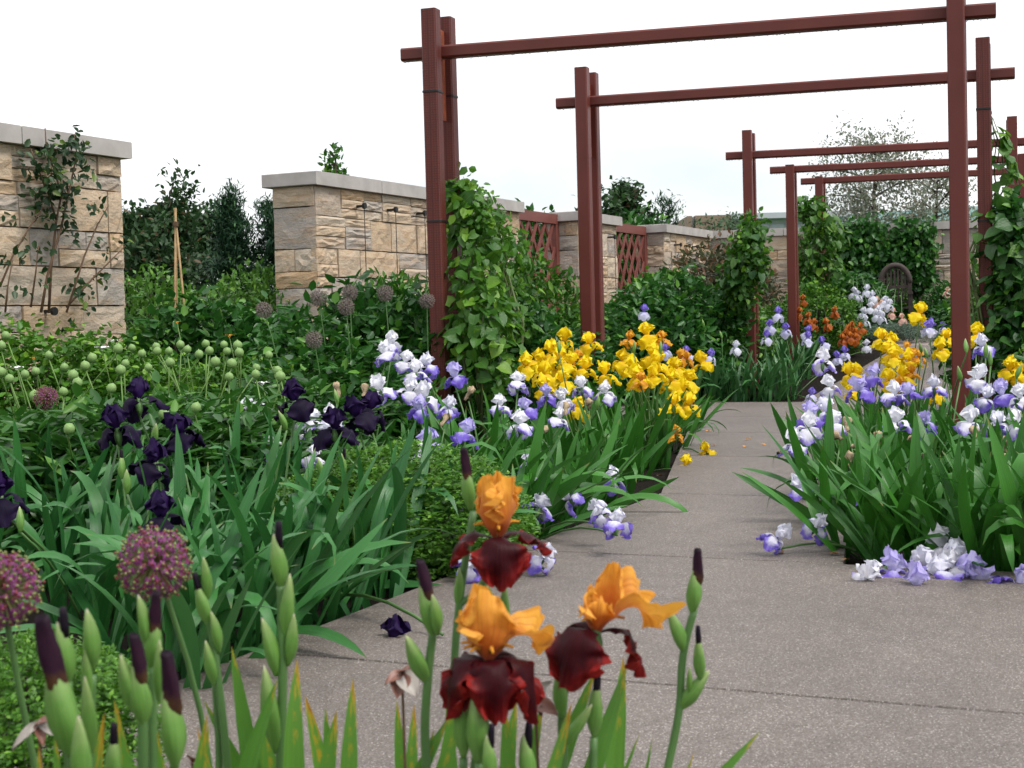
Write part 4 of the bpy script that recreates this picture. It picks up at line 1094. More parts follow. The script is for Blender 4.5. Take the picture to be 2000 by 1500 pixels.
def flower(root, pos, palk, scale, seed, tilt=.18, side=None):
    rs = RS(seed); S, F = petals(palk); az = rs.uniform(0, 6.283)
    ta = rs.uniform(0, 6.283); q = Quaternion((math.cos(ta), math.sin(ta), 0), tilt * rs.uniform(.2, 1.6)) @ Quaternion((0, 0, 1), az)
    if side is not None: q = Quaternion(Vector(side[:3]).normalized(), side[3]) @ q
    f = obj('flower', ovary(), root, pos, q, scale)
    for k in range(3):
        a = k * 2.094
        obj('fall', F[rs.randint(5)], f, None, (rs.normal() * .1, rs.normal() * .12, a + rs.normal() * .18), (rs.uniform(.9, 1.12), rs.uniform(.85, 1.15), rs.uniform(.85, 1.1)))
        obj('standard', S[rs.randint(5)], f, None, (rs.normal() * .1, rs.normal() * .12, a + 1.047 + rs.normal() * .18), (rs.uniform(.85, 1.1), rs.uniform(.9, 1.15), rs.uniform(.78, 1.1)))
    return f
FARF = {}
def far_flower(root, pos, palk, scale, seed):
    rs = RS(seed); key = (palk, seed % 3)
    if key not in FARF:
        mb = {}; out_ = []
        v = []; f = []; uv = []; mi = []
        for k in range(3):
            for kind, a in (('f', k * 2.094), ('s', k * 2.094 + 1.047)):
                p = (fall_pts if kind == 'f' else std_pts)(k + 7 * (seed % 3), 6, 5); nu, nv = 6, 5
                R = np.array(Matrix.Rotation(a, 3, 'Z')); o = len(v); v += [tuple(x) for x in p.reshape(-1, 3) @ R.T]
                for i in range(nu - 1):
                    for j in range(nv - 1): f.append((o + i * nv + j, o + i * nv + j + 1, o + (i + 1) * nv + j + 1, o + (i + 1) * nv + j)); mi.append(1 if kind == 'f' else 0)
                uv += [(i / (nu - 1), j / (nv - 1)) for i in range(nu) for j in range(nv)]
        m = mesh_py('far_flower', v, f, None, True, uv); m.materials.append(MT['ps_' + palk]); m.materials.append(MT['pf_' + palk])
        m.polygons.foreach_set('material_index', mi); FARF[key] = m
    return obj('flower', FARF[key], root, pos, Quaternion((rs.normal(), rs.normal(), 0), rs.uniform(0, .4)) @ Quaternion((0, 0, 1), rs.uniform(0, 6.28)), scale)
def stalk(root, a, b, r=.006, bow=.04, seed=0, name='stalk', mat='stalk', n=6):
    a = np.array(a, float); b = np.array(b, float); rs = RS(seed); o = rs.normal(size=3) * bow; o[2] = abs(o[2]) * .5
    pts = [a + (b - a) * t + o * math.sin(t * math.pi) + np.array([0, 0, .06 * np.linalg.norm((b - a)[:2])]) * math.sin(t * math.pi) for t in np.linspace(0, 1, n)]
    mb = MB(); mb.tube(pts, np.linspace(r, r * .75, n), 6); return obj(name, mb.mesh(name, mat, True), root)
SP = {}
def bud_mesh():
    if 'a' not in SP:
        SP['a'] = [lathe_mesh('bud', [(.0035, 0), (.0052, .005), (.0090, .014), (.0116, .026), (.0114, .037), (.0094, .049), (.0066, .060), (.0036, .068), (.0008, .074)], 12, 'spathe', True, .11, k, .10 * (k - 1)) for k in range(3)]
        SP['b'] = [lathe_mesh('bud_tip', [(.0060, .044), (.0080, .054), (.0084, .062), (.0080, .070), (.0076, .078), (.0069, .086), (.0063, .093), (.0058, .099), (.0046, .103), (.0028, .100)], 13, 'budtip', True, .12, k + 4, .10 * (k - 1), .09) for k in range(3)]
        SP['c'] = [lathe_mesh('bud_tip', [(.0055, .056), (.0058, .070), (.0050, .082), (.0042, .090), (.001, .091)], 8, 'budtip_black', True, .10, k + 4) for k in range(2)]
    return SP
def bud(root, pos, up, scale, tip=0, seed=0, fat=1.0):
    bm = bud_mesh(); q = Vector((0, 0, 1)).rotation_difference(Vector(up).normalized()) @ Quaternion((0, 0, 1), seed * 1.7)
    b = obj('bud', bm['a'][seed % 3], root, pos, q, (scale * fat, scale * fat, scale))
    if tip == 1: obj('bud_tip', bm['b'][seed % 3], b)
    elif tip == 2: obj('bud_tip', bm['c'][seed % 2], b)
    return b
WITH = {}
def withered(root, pos, scale, seed):
    if 'm' not in WITH:
        WITH['m'] = []
        for k in range(3):
            rs = RS(k + 60); pr = [(.004, -.03), (.008, -.015), (.007, -.002), (.011, .008), (.017, .020), (.014, .030), (.006, .036)]
            m = lathe_mesh('withered_flower', pr, 9, 'papery', True, .25, k)
            for vv in m.vertices: vv.co += Vector(rs.normal(size=3) * .0025)
            WITH['m'].append(m)
    rs = RS(seed); return obj('withered_flower', WITH['m'][seed % 3], root, pos, (rs.normal() * .5, rs.normal() * .5, rs.uniform(0, 6)), scale)

class Bed:
    """plants of one kind; flowers given in picture positions with their distance go to the plant standing nearest"""
    def __init__(s, name, label, cat, group, leafmat, bases, n, L, seed, far=False, lean=None, leanamt=0, **kw):
        s.plants = []; s.seed = seed; s.far = far
        for i, b in enumerate(bases):
            x, y = b[0], b[1]; lb = label(i, x, y) if callable(label) else label
            r = thing(name, lb, cat, (x, y, zg(x, y) - .04), group); s.plants.append(r)
            nn = n if len(b) < 3 else b[2]
            ln = lean(x, y) if callable(lean) else lean
            if far: iris_leaves_joined(r, nn, L, leafmat, seed + i * 31, ln, leanamt, **kw)
            else: iris_leaves(r, nn, L, leafmat, seed + i * 31, ln, leanamt, **kw)
        s.k = 0
    def near(s, p): return min(s.plants, key=lambda r: (r.location.x - p[0]) ** 2 + (r.location.y - p[1]) ** 2 * .35)
    def bloom(s, px, py, Y, palk, scale=1.25, tilt=.2, with_stalk=True, side=None):
        p = P(px, py, Y); s.k += 1; r = s.near(p); q = p - r.location
        if s.far: f = far_flower(r, q, palk, scale, s.seed + s.k)
        else: f = flower(r, q, palk, scale, s.seed * 3 + s.k, tilt, side)
        if with_stalk:
            rs = RS(s.seed + s.k); stalk(r, (rs.normal() * .04, rs.normal() * .04, -.02), (q.x, q.y, q.z - .04 * scale), .0055, .02, s.k + s.seed)
        return f
    def wither(s, px, py, Y, scale=1.1):
        p = P(px, py, Y); s.k += 1; r = s.near(p); q = p - r.location; withered(r, q, scale, s.seed + s.k)
        stalk(r, (0, 0, -.02), (q.x, q.y, q.z - .03 * scale), .005, .02, s.k + s.seed)
    def budat(s, px, py, Y, tip=0, scale=1.0):
        p = P(px, py, Y); s.k += 1; r = s.near(p); q = p - r.location; rs = RS(s.k + s.seed); bud(r, q, (rs.normal() * .15, rs.normal() * .15, 1), scale, tip, s.k)
        stalk(r, (0, 0, -.02), tuple(q), .005, .02, s.k + s.seed)
def gpts(l): return [(G(a, b).x, G(a, b).y, *c) for a, b, *c in l]

# dark purple irises, blue-green leaves
def lab_dark(i, x, y):
    return ['dark purple iris with broad blue-green leaves at the path edge', 'dark purple iris clump beside the bright boxwood', 'dark purple iris clump in front of the peony pods'][0 if to_st(x, y)[1] > -2.75 else (1 if proj((x, y, .3))[0] > 520 else 2)]
bd = Bed('iris_plant', lab_dark, 'iris', 'dark purple irises in the bed along the path', 'blade_blue',
         gpts([(345, 1320), (430, 1268), (520, 1228), (610, 1190), (700, 1150), (775, 1112), (250, 1265), (330, 1200), (440, 1160), (545, 1120), (165, 1190), (230, 1120), (330, 1085), (440, 1050), (90, 1130), (130, 1060), (20, 1085), (-40, 1150), (520, 1050)]),
         24, .60, 100, lean=lambda x, y: (E[0], E[1]), leanamt=.26, spread=.14, arch=.62, tiltmax=.66, width=.84)
for a in ((270, 780, 5.0), (228, 838, 4.7), (300, 905, 4.5), (352, 848, 4.9), (575, 785, 5.2), (652, 838, 5.1), (722, 800, 5.4), (316, 1012, 4.1), (2, 972, 4.4), (700, 815, 5.3)): bd.bloom(*a, 'dark', 1.25)
bd.bloom(770, 1250, 4.05, 'dark', 1.1, .3, False, (1, 0, 0, .6))
for a in ((300, 870, 4.6), (238, 935, 4.5, 2), (248, 965, 4.4), (670, 930, 4.7, 2), (632, 935, 4.9), (560, 840, 5.1, 2), (40, 1040, 4.2)): bd.budat(*a)
rt = bd.near(P(640, 1180, 4.6)); a_ = P(620, 1165, 4.55) - rt.location; b_ = P(865, 1250, 4.0) - rt.location; b_.z = .05; stalk(rt, a_, b_, .006, .01, 4, 'fallen_stalk'); bud(rt, P(735, 1220, 4.3) - rt.location, (.1, -.3, -1), .8, 0, 2)

# white and violet irises left of the path
leanL = lambda x, y: (E[0], E[1])
bv = Bed('iris_plant', lambda i, x, y: ('white and violet iris behind the boxwood and dark irises' if proj((x, y, .3))[0] < 700 else ('white and violet iris leaning over the path joint' if to_st(x, y)[1] > -2.95 else 'white and violet iris around the netted pergola post')), 'iris', 'white and violet irises below the netted post', 'blade',
         gpts([(930, 1062), (1000, 1045), (1065, 1020), (1125, 992), (1180, 962), (870, 1010), (940, 990), (1010, 970), (1080, 950), (1140, 930), (860, 950), (930, 930), (1010, 915), (1080, 900), (800, 935), (620, 985), (540, 975), (690, 960), (760, 915), (480, 940)]),
         19, .56, 300, lean=leanL, leanamt=.38, spread=.12, arch=.28, tiltmax=.5)
for a in ((765, 672, 7.7), (792, 707, 7.5), (812, 728, 7.3), (836, 716, 7.6), (752, 692, 7.6), (742, 762, 7.0), (800, 765, 7.2), (832, 775, 7.1), (818, 800, 6.9), (888, 736, 7.2), (876, 798, 6.8), (1010, 748, 7.4), (1028, 800, 6.9), (975, 795, 7.2),
          (1068, 772, 7.8), (1100, 782, 7.5), (1137, 757, 8.0), (1182, 768, 8.0), (1092, 818, 7.2), (838, 868, 6.3), (825, 888, 6.2), (908, 848, 6.4), (612, 822, 6.9), (636, 845, 6.7), (582, 852, 6.7), (530, 882, 6.4), (612, 893, 6.3), (645, 815, 6.9), (482, 806, 7.0), (505, 808, 7.0), (1015, 830, 6.8)):
    bv.bloom(*a, ('pale', 'violet', 'pale', 'lilac', 'violet')[a[0] % 5], (1.02, 1.2, 1.1)[a[0] % 3])
for a in ((1040, 957, 6.0), (1055, 992, 5.7), (1112, 975, 5.9), (1172, 1003, 5.55), (1205, 1024, 5.35), (1062, 1088, 4.95), (905, 1022, 5.45), (1196, 940, 6.4), (1035, 905, 6.4), (918, 1105, 4.85)): bv.bloom(*a, 'violet', 1.0, .5)
for a in ((660, 762, 7.0), (712, 765, 7.0), (915, 770, 7.0), (1060, 845, 6.6), (812, 920, 6.1), (1105, 800, 7.2), (1150, 790, 7.4), (868, 822, 6.6)): bv.wither(*a)
for a in ((1165, 800, 7.3), (660, 790, 6.9), (1092, 690, 8.2)): bv.budat(*a)

# yellow irises left
by = Bed('iris_plant', lambda i, x, y: 'yellow iris leaning out over the path with a bloom on the concrete' if to_st(x, y)[1] > -3.0 else 'yellow iris around the foot of the second pergola arch', 'iris', 'yellow irises under the second pergola arch', 'blade',
         gpts([(1215, 925), (1265, 900), (1310, 872), (1175, 905), (1235, 878), (1285, 852), (1325, 842), (1130, 880), (1190, 860), (1245, 842), (1075, 862), (1295, 826)]), 17, .52, 500, lean=leanL, leanamt=.24, spread=.14, arch=.22, tiltmax=.45)
for a in ((1265, 656, 9.2), (1152, 672, 9.4), (1102, 666, 9.6), (1076, 690, 9.3), (1090, 702, 9.1), (1048, 706, 9.2), (1030, 714, 9.0), (1112, 712, 9.0), (1060, 732, 8.8), (1100, 748, 8.7), (1215, 706, 9.2), (1232, 718, 9.0), (1272, 697, 9.1), (1285, 712, 9.0), (1182, 732, 8.9), (1244, 738, 8.8), (1280, 733, 8.9), (1372, 712, 9.6), (1320, 722, 9.3), (1312, 745, 9.0), (1345, 748, 9.2), (1332, 765, 9.0), (1347, 792, 8.9), (1316, 792, 8.7), (1080, 725, 9.2), (1128, 800, 8.3), (1062, 758, 8.6), (1142, 722, 9.0)):
    by.bloom(*a, 'yellow', 1.35)
for a in ((1230, 664, 9.2), (1292, 662, 9.2), (1130, 700, 9.1), (1252, 745, 8.7), (1328, 700, 9.4), (1320, 848, 8.6), (1342, 702, 9.4)): by.bloom(*a, 'gold', .95)
by.bloom(1380, 882, 9.2, 'yellow', 1.05, .5); by.bloom(1338, 910, 8.6, 'yellow', 1.0, .5)
for a in ((1290, 690, 9.0, 0), (1238, 690, 9.0, 0)): by.budat(*a)

# right-hand bed, front rows white and violet
leanR = lambda x, y: tuple(unit(np.array([-.75, -.45]) * 1.0 if to_st(x, y)[1] < -.95 else np.array([-.2, -.6])))
br = Bed('iris_plant', lambda i, x, y: ('white and violet iris spilling blooms onto the concrete' if to_st(x, y)[0] < 5.75 else ('white and violet iris at the foot of the bare front pergola post' if to_st(x, y)[0] > 6.7 else 'white and violet iris in the corner bed across the path')), 'iris', 'white and violet irises across the path', 'blade',
         gpts([(1690, 1066), (1755, 1078), (1825, 1086), (1895, 1094), (1965, 1100), (2035, 1106), (1660, 1015), (1725, 1020), (1795, 1028), (1870, 1032), (1940, 1040), (2010, 1046), (1640, 968), (1700, 968), (1770, 975), (1845, 980), (1915, 985), (1990, 990), (1680, 930), (1750, 935), (1830, 935), (1900, 935), (1980, 938), (2060, 950), (2110, 1112), (2090, 1052), (2075, 995), (2150, 1060), (2140, 1000), (2200, 1110), (2150, 950)]),
         19, .54, 700, lean=leanR, leanamt=.30, spread=.12, arch=.28, tiltmax=.5)
for a in ((1607, 707, 7.6), (1620, 756, 7.0), (1703, 736, 7.4), (1678, 763, 7.0), (1745, 772, 6.9), (1773, 770, 6.9), (1824, 757, 7.2), (1750, 826, 6.3), (1803, 826, 6.4), (1616, 804, 6.6), (1583, 815, 6.5), (1577, 836, 6.3), (1550, 868, 6.1), (1632, 830, 6.4), (1919, 679, 7.2), (1907, 742, 6.8), (1926, 778, 6.6), (1958, 772, 6.6), (1992, 778, 6.5), (1892, 826, 6.2), (1946, 828, 6.2), (1985, 830, 6.2)):
    br.bloom(*a, ('pale', 'violet', 'pale', 'lilac', 'violet')[a[0] % 5], (1.0, 1.2, 1.1)[a[0] % 3])
for a in ((1562, 952, 5.85), (1686, 962, 5.8), (1934, 950, 5.7), (1594, 1028, 5.3), (1518, 1052, 5.25)): br.bloom(*a, 'violet', .95, .5)
for a in ((1696, 1128, 4.72, 1.0), (1742, 1116, 4.8, 1.05), (1790, 1148, 4.62, 1.1), (1812, 1104, 4.85, 1.15), (1840, 1072, 4.95, 1.15), (1872, 1098, 4.85, 1.2), (1898, 1128, 4.7, 1.15), (1925, 1134, 4.68, 1.1), (1988, 1146, 4.6, 1.15), (1836, 1128, 4.75, 1.0), (1855, 1110, 4.8, 1.0)):
    br.bloom(a[0], a[1], a[2], ('violet', 'pale', 'lilac')[a[0] % 3], a[3] * 1.15, .5)
for a in ((1655, 830, 6.3), (1670, 870, 6.0), (1660, 900, 5.9), (1785, 850, 6.1), (1905, 850, 6.0), (1965, 870, 5.9), (1720, 940, 5.7), (1715, 860, 6.1), (1640, 855, 6.2), (1962, 905, 5.8), (1880, 1150, 4.75), (1985, 1175, 4.6), (1795, 905, 5.9)): br.wither(*a)
for a in ((1925, 700, 6.9), (1876, 745, 6.8, 0), (1888, 690, 7.0, 0), (1935, 715, 6.9), (1790, 992, 5.4), (1985, 740, 6.8)): br.budat(*a)
# yellow irises behind them
bry = Bed('iris_plant', 'yellow iris standing behind the white and violet ones by the bare post', 'iris', 'yellow irises by the bare front pergola post', 'blade', gpts([(1690, 862), (1745, 868), (1800, 870), (1850, 868), (1720, 845), (1780, 848), (1930, 870), (1985, 872)]), 13, .46, 900, spread=.14, arch=.2, tiltmax=.35)
for a in ((1795, 614, 10.2), (1722, 664, 9.8), (1736, 692, 9.6), (1748, 700, 9.5), (1660, 732, 9.3), (1674, 736, 9.3), (1778, 706, 9.5), (1738, 744, 9.1), (1850, 662, 9.8), (1838, 684, 9.6), (1906, 656, 9.8), (1972, 724, 8.6), (1992, 732, 8.6), (1762, 738, 9.2), (1740, 674, 9.8), (1828, 774, 8.6), (1662, 765, 8.8)): bry.bloom(*a, 'yellow', 1.3 if a[1] < 760 else .9)
for a in ((1775, 682, 9.6), (1795, 700, 9.5), (1758, 755, 9.0), (1780, 730, 9.2)): bry.bloom(*a, 'gold', .95)
for a in ((1800, 690, 9.4), (1812, 700, 9.3)): bry.budat(*a)
bry.bloom(1815, 642, 10.0, 'bicolor', 1.1)

# far bed behind the cross path
b3 = Bed('iris_plant', lambda i, x, y: 'violet-topped pale iris in front row of bed beyond cross path' if to_st(x, y)[0] < 15.1 else 'violet-topped pale iris around the third and fourth pergola arches', 'iris', 'violet irises beyond the cross path', 'blade_far',
         gpts([(1345, 786), (1385, 784), (1425, 783), (1462, 782), (1500, 781), (1538, 778), (1400, 772), (1445, 770), (1490, 768), (1530, 764), (1565, 762), (1360, 770), (1575, 745), (1540, 745), (1600, 728), (1570, 725), (1500, 750), (1455, 752)]), 24, .56, 1100, True, lean=lambda x, y: (.4, -.3), leanamt=.08, spread=.13, tiltmax=.45)
for a in ((1258, 610, 14.6), (1300, 686, 14.4), (1342, 691, 14.6), (1388, 697, 14.6), (1520, 614, 15.4), (1503, 638, 15.2), (1535, 645, 15.2), (1577, 650, 15.6), (1577, 662, 15.4), (1608, 671, 15.8), (1650, 690, 15.8), (1635, 700, 15.6), (1497, 660, 15.0), (1585, 772, 14.6)): b3.bloom(*a, 'bicolor', 1.35)
for a in ((1692, 676, 17.5), (1437, 680, 15.0)): b3.bloom(*a, 'white', 1.35)
for a in ((1440, 698, 15.0), (1375, 640, 15.2), (1495, 672, 15.0), (1410, 662, 15.2)): b3.budat(*a, 0, 1.2)
bo = Bed('iris_plant', 'rusty orange iris beside the fourth and last pergola posts', 'iris', 'orange irises near the last arch', 'blade_far', gpts([(1575, 715), (1600, 708), (1630, 705), (1650, 712), (1668, 705), (1620, 715)]), 22, .55, 1300, True, lean=lambda x, y: (.9, -.4), leanamt=.3, spread=.15, tiltmax=.4)
for a in ((1568, 587, 18.3), (1560, 612, 17.8), (1578, 622, 17.6), (1590, 634, 17.4), (1615, 634, 17.6), (1630, 610, 18.2), (1655, 647, 17.5), (1660, 660, 17.2), (1672, 652, 17.5), (1645, 664, 17.2), (1682, 642, 17.8), (1652, 655, 17.3), (1664, 640, 17.6), (1670, 662, 17.3)): bo.bloom(*a, 'orange', 1.3)
bw = Bed('iris_plant', 'white iris in the clump before the arched bench', 'iris', 'white irises before the bench', 'blade_far', gpts([(1655, 690), (1685, 688), (1710, 684), (1730, 680), (1690, 676)]), 26, .62, 1500, True, lean=lambda x, y: (.9, -.3), leanamt=.3, spread=.2, tiltmax=.4)
for a in ((1675, 578, 19.6), (1668, 573, 19.6), (1693, 568, 19.7), (1704, 580, 19.5), (1728, 590, 19.5), (1737, 596, 19.4), (1685, 613, 19.0), (1700, 602, 19.2), (1718, 608, 19.2), (1712, 616, 19.0), (1722, 620, 19.0), (1690, 628, 18.8), (1636, 622, 18.8)): bw.bloom(*a, 'white', 1.45)
bk = Bed('iris_plant', 'peach pink iris at the edge of the clump before the bench', 'iris', 'peach irises by the bench', 'blade_far', gpts([(1745, 674), (1765, 672)]), 12, .4, 1600, True, spread=.15)
for a in ((1743, 612, 19.6), (1762, 623, 19.6), (1712, 590, 19.8), (1722, 596, 19.8)): bk.bloom(*a, 'pink', 1.3)
bq = Bed('iris_plant', 'pale flowering iris with stiff grey-green leaves past the bare post', 'iris', 'pale irises past the bare post', 'blade_far', gpts([(1812, 690), (1836, 690), (1880, 700), (1900, 705), (1850, 680), (1930, 700)]), 22, .58, 1700, True, spread=.2, tiltmax=.3)
for a in ((1850, 570, 20.0), (1890, 590, 19.0), (1842, 640, 17.0), (1890, 640, 16.0)): bq.bloom(*a, 'pink' if a[1] < 600 else 'bicolor', 1.2)

# ------------------------------------------------------------------ peonies gone to pod, white rags of petals
def peony_bed():
    pts = [(40, 6.5), (150, 6.7), (262, 7.0), (345, 7.3), (430, 7.7), (510, 8.0), (125, 7.9), (20, 7.5), (585, 7.7), (225, 8.2), (385, 6.6), (480, 6.9), (320, 8.3), (95, 5.9), (210, 6.0), (320, 6.2), (-30, 6.1)]
    pl = []
    for i, (px, Y) in enumerate(pts):
        x = P(px, 640, Y).x; row = 'in the front row behind the dark irises' if Y < 6.8 else ('in the back row below the rose bushes' if Y > 7.8 else 'in the middle of the peony bed')
        o = thing('peony_plant', 'leafy peony with round green seed pods ' + row, 'peony', (x, Y, -.04), 'peonies gone to seed', rotz=i * 1.3)
        obj('foliage', bush_mesh('peony', i % 2), o, scale=(.9, .9, .46 + .05 * (i % 3)), kind='stuff'); pl.append(o)
    pod = lathe_mesh('seed_pod', [(.004, -.004), (.014, .0), (.021, .010), (.0225, .020), (.019, .031), (.011, .038), (.004, .041), (.001, .046)], 10, 'pod', True, .06)
    pods = [(13, 662), (260, 685), (182, 706), (125, 723), (20, 746), (50, 738), (72, 732), (167, 722), (141, 741), (230, 689), (242, 716), (275, 697), (290, 724), (308, 683), (330, 692), (354, 680), (365, 689), (404, 677), (410, 692), (437, 679), (444, 692), (464, 682), (453, 717), (503, 724), (546, 730), (447, 743), (126, 772), (68, 782), (324, 818), (380, 804), (131, 845), (236, 731), (306, 692), (216, 765), (2, 735), (2, 683), (500, 738), (549, 743), (470, 696), (390, 699), (95, 700), (420, 715), (335, 715), (150, 756), (525, 700)]
    for i, (px, py) in enumerate(pods):
        Y = 7.9 - (py - 680) / 100 * 1.5; p = P(px, py, Y)
        r = min(pl, key=lambda o: (o.location.x - p.x) ** 2 + (o.location.y - p.y) ** 2); rz = Matrix.Rotation(-r.rotation_euler.z, 3, 'Z')
        q = rz @ (p - r.location); rs = RS(i + 40); b = rz @ Vector((rs.normal() * .16, rs.normal() * .1 + .05, .04))
        s = stalk(r, b, (q.x, q.y, q.z), .0045, .02, i + 9, 'pod_stalk', 'podstalk'); sc = rs.uniform(.8, 1.12)
        obj('seed_pod', pod, s, (q.x, q.y, q.z), (rs.normal() * .25, rs.normal() * .25, 0), sc * 1.05)
    return pl
peony_bed()
def ragged(px, py, Y, sz, label, name='white_bloom', mat='white_rag', stem=True, cat='flower'):
    p = P(px, py, Y); rs = RS(int(px + py)); root = thing(name, label, cat, (p.x, p.y, zg(p.x, p.y) - .03)); z = p.z - root.location.z
    for k in range(5):
        m = grid_mesh('petal', petal_pts([(0, 60), (.5, 25), (1, -10 + 20 * (k % 2))], sz, sz * .85, STDP, 6, 5, .3, sz * .08, 3, k + int(px)), mat)
        obj('petal', m, root, (0, 0, z), (0, 0, k * 1.256))
    if stem: stalk(root, (.03, .05, 0), (0, 0, z), .004, .02, 3, 'stem', 'podstalk')
ragged(200, 684, 8.3, .045, 'white rose bloom at the wall corner above the peony pods')
ragged(220, 668, 8.9, .03, 'small white rose bud by the base of the wall corner')
ragged(512, 752, 7.4, .035, 'small white bloom among the peony leaves by dark irises')
ragged(33, 722, 7.6, .035, 'faded white bloom low among the peony pods')
ragged(346, 631, 9.0, .022, 'tiny yellow rose bud beside the bamboo canes', 'yellow_bud', 'fallen')
ragged(448, 658, 9.0, .03, 'tiny yellow rose bloom below the dark glossy shrub', 'yellow_bud', 'fallen')
ragged(66, 701, 8.6, .02, 'tiny yellow rose bud in the wall-foot rose bush', 'yellow_bud', 'fallen')

# ------------------------------------------------------------------ alliums
def allium_head(R, n, seed, m1, m2, fl=.010):
    rs = RS(seed); i = np.arange(n) + .5; ph = np.arccos(1 - 2 * i / n); th = math.pi * (1 + 5 ** .5) * i
    d = np.stack([np.cos(th) * np.sin(ph), np.sin(th) * np.sin(ph), np.cos(ph)], 1); d = unit(d + rs.normal(size=d.shape) * .05)
    r = R * rs.uniform(.86, 1.02, n)
    mb = MB()
    for k in range(n): mb.tube([d[k] * .006, d[k] * r[k]], 0.00075, 3, False)
    # florets: six narrow petals round each pedicel end, reflexed backwards
    c = d * r[:, None]; per = 6; cc = np.repeat(c, per, 0); dd = np.repeat(d, per, 0)
    rv = unit(np.cross(d, rs.normal(size=d.shape))); s2 = np.cross(d, rv); a = np.tile(np.arange(per) * 2 * math.pi / per, n)[:, None]
    ax = np.repeat(rv, per, 0) * np.cos(a) + np.repeat(s2, per, 0) * np.sin(a) - dd * .35
    v, t = leaf_arrays(cc, ax, dd, fl * rs.uniform(.8, 1.2, n * per), fl * .42, 'diamond')
    # capsules: little octahedra
    h = fl * .34; O = np.array([(1, 0, 0), (-1, 0, 0), (0, 1, 0), (0, -1, 0), (0, 0, 1), (0, 0, -1)]) * h
    v2 = (c + d * .003)[:, None] + O[None]; T = np.array([(0, 2, 4), (2, 1, 4), (1, 3, 4), (3, 0, 4), (2, 0, 5), (1, 2, 5), (3, 1, 5), (0, 3, 5)])
    t2 = (T[None] + (np.arange(n) * 6)[:, None, None]).reshape(-1, 3)
    return mb.mesh('pedicels', m2), mesh_tri('florets', v, t, m1), mesh_tri('capsules', v2.reshape(-1, 3), t2, m2)
HD = {'purple': allium_head(.052, 230, 1, 'allium_purple', 'allium_green', .0078), 'dry': allium_head(.050, 120, 2, 'allium_dry', 'allium_dry', .0085)}
def allium(px, py, Y, kind, label, sc=1.0, group=None, base=None):
    p = P(px, py, Y); bx, by_ = base or (p.x + .05, p.y + .12)
    root = thing('allium', label, 'allium', (bx, by_, -.04), group); q = p - root.location
    stalk(root, (0, 0, 0), (q.x, q.y, q.z), .005, .02, int(px), 'stalk', 'stalk', 8)
    h = obj('flower_head', HD[kind][0], root, q, (0, .2, px), sc)
    obj('florets', HD[kind][1], h, kind='stuff'); obj('capsules', HD[kind][2], h, kind='stuff')
allium(302, 1100, 2.05, 'purple', 'round purple allium head with green capsules before dark iris leaves')
allium(2, 1152, 1.85, 'purple', 'round purple allium head beside the low boxwood', .95)
for i, (px, py, Y, lb) in enumerate(((515, 606, 8.6, 'dried allium head alone before the grey wall end'), (622, 583, 8.7, 'dried allium head below the wall corner'), (683, 572, 8.7, 'dried allium head, upper of a close pair'), (676, 600, 8.5, 'dried allium head, lower of a close pair'),
        (752, 573, 8.7, 'dried allium head beside the tall light-tipped shrub'), (834, 588, 9.3, 'dried allium head half behind the netted post'), (613, 664, 8.2, 'short dried allium head low among dark leaves'), (90, 778, 6.3, 'fading brown-purple allium head among peony pods'))):
    allium(px, py, Y, 'dry' if i < 7 else 'purple', lb, 1.0, 'dried allium heads' if i < 7 else None)

# ------------------------------------------------------------------ irises in the near bed
def fore_petal(kind, seed, **kw):
    f = std_pts if kind == 's' else fall_pts
    return grid_mesh('standard' if kind == 's' else 'fall', f(seed, 34, 27, **kw), ('ps_' if kind == 's' else 'pf_') + 'amber')
def stalk_px(root, pts, r, mat='stalk', name='stalk'):
    """stalk through picture positions (px, py, Y)"""
    o = root.location; q = [P(*p) - o for p in pts]; mb = MB()
    # smooth the guide
    qq = [np.array(x) for x in q]; s = []
    for i in range(len(qq) - 1):
        for t in (0, .25, .5, .75):
            a = qq[max(i - 1, 0)]; b = qq[i]; c = qq[i + 1]; d = qq[min(i + 2, len(qq) - 1)]
            s.append(.5 * (2 * b + (c - a) * t + (2 * a - 5 * b + 4 * c - d) * t * t + (3 * b - a - 3 * c + d) * t ** 3))
    s.append(qq[-1]); mb.tube(s, np.linspace(r * 1.15, r, len(s)), 8); return obj(name, mb.mesh(name, mat, True), root)
def fore_plant(px, Y, label, n, seed, L=.42):
    x = P(px, 1500, Y).x; r = thing('iris_plant', label, 'iris', (x, Y, -.04), 'amber and maroon irises in the near bed')
    return r
def budp(root, px, py, Y, px2, py2, length, tip, seed, fat=1.0, label=None):
    """bud whose foot shows at px, py and which points towards px2, py2"""
    a = P(px, py, Y); b = P(px2, py2, Y - .01); return bud(root, a - root.location, b - a, length * 1.15 / .072, tip, seed, fat * .92)
def blade_px(root, px, py, tx, ty, Y, wpx, seed, mat='blade_fore', bend=10):
    """leaf from the ground under px up to its tip at tx, ty (distance Y)"""
    tip = P(tx, ty, Y) ; low = P(px, py, Y + .02); o = root.location
    d = (tip - low).normalized(); base = low + d * (-(low.z + .04) / d.z) if d.z > .15 else low
    L = (tip - base).length; w = wpx * Y / FOC
    m = grid_mesh('leaf', blade_pts(bend, .35, w / L, seed, 16), mat)
    back = Vector((tip.x - base.x, tip.y - base.y, 0)); q = Vector((math.sin(math.radians(bend * .35)), 0, math.cos(math.radians(bend * .35)))).rotation_difference((tip - base).normalized())
    tw = Quaternion((tip - base).normalized(), math.pi / 2 + RS(seed).uniform(-.5, .5))
    obj('leaf', m, root, base - o, tw @ q, (L, L, L * 1.0))

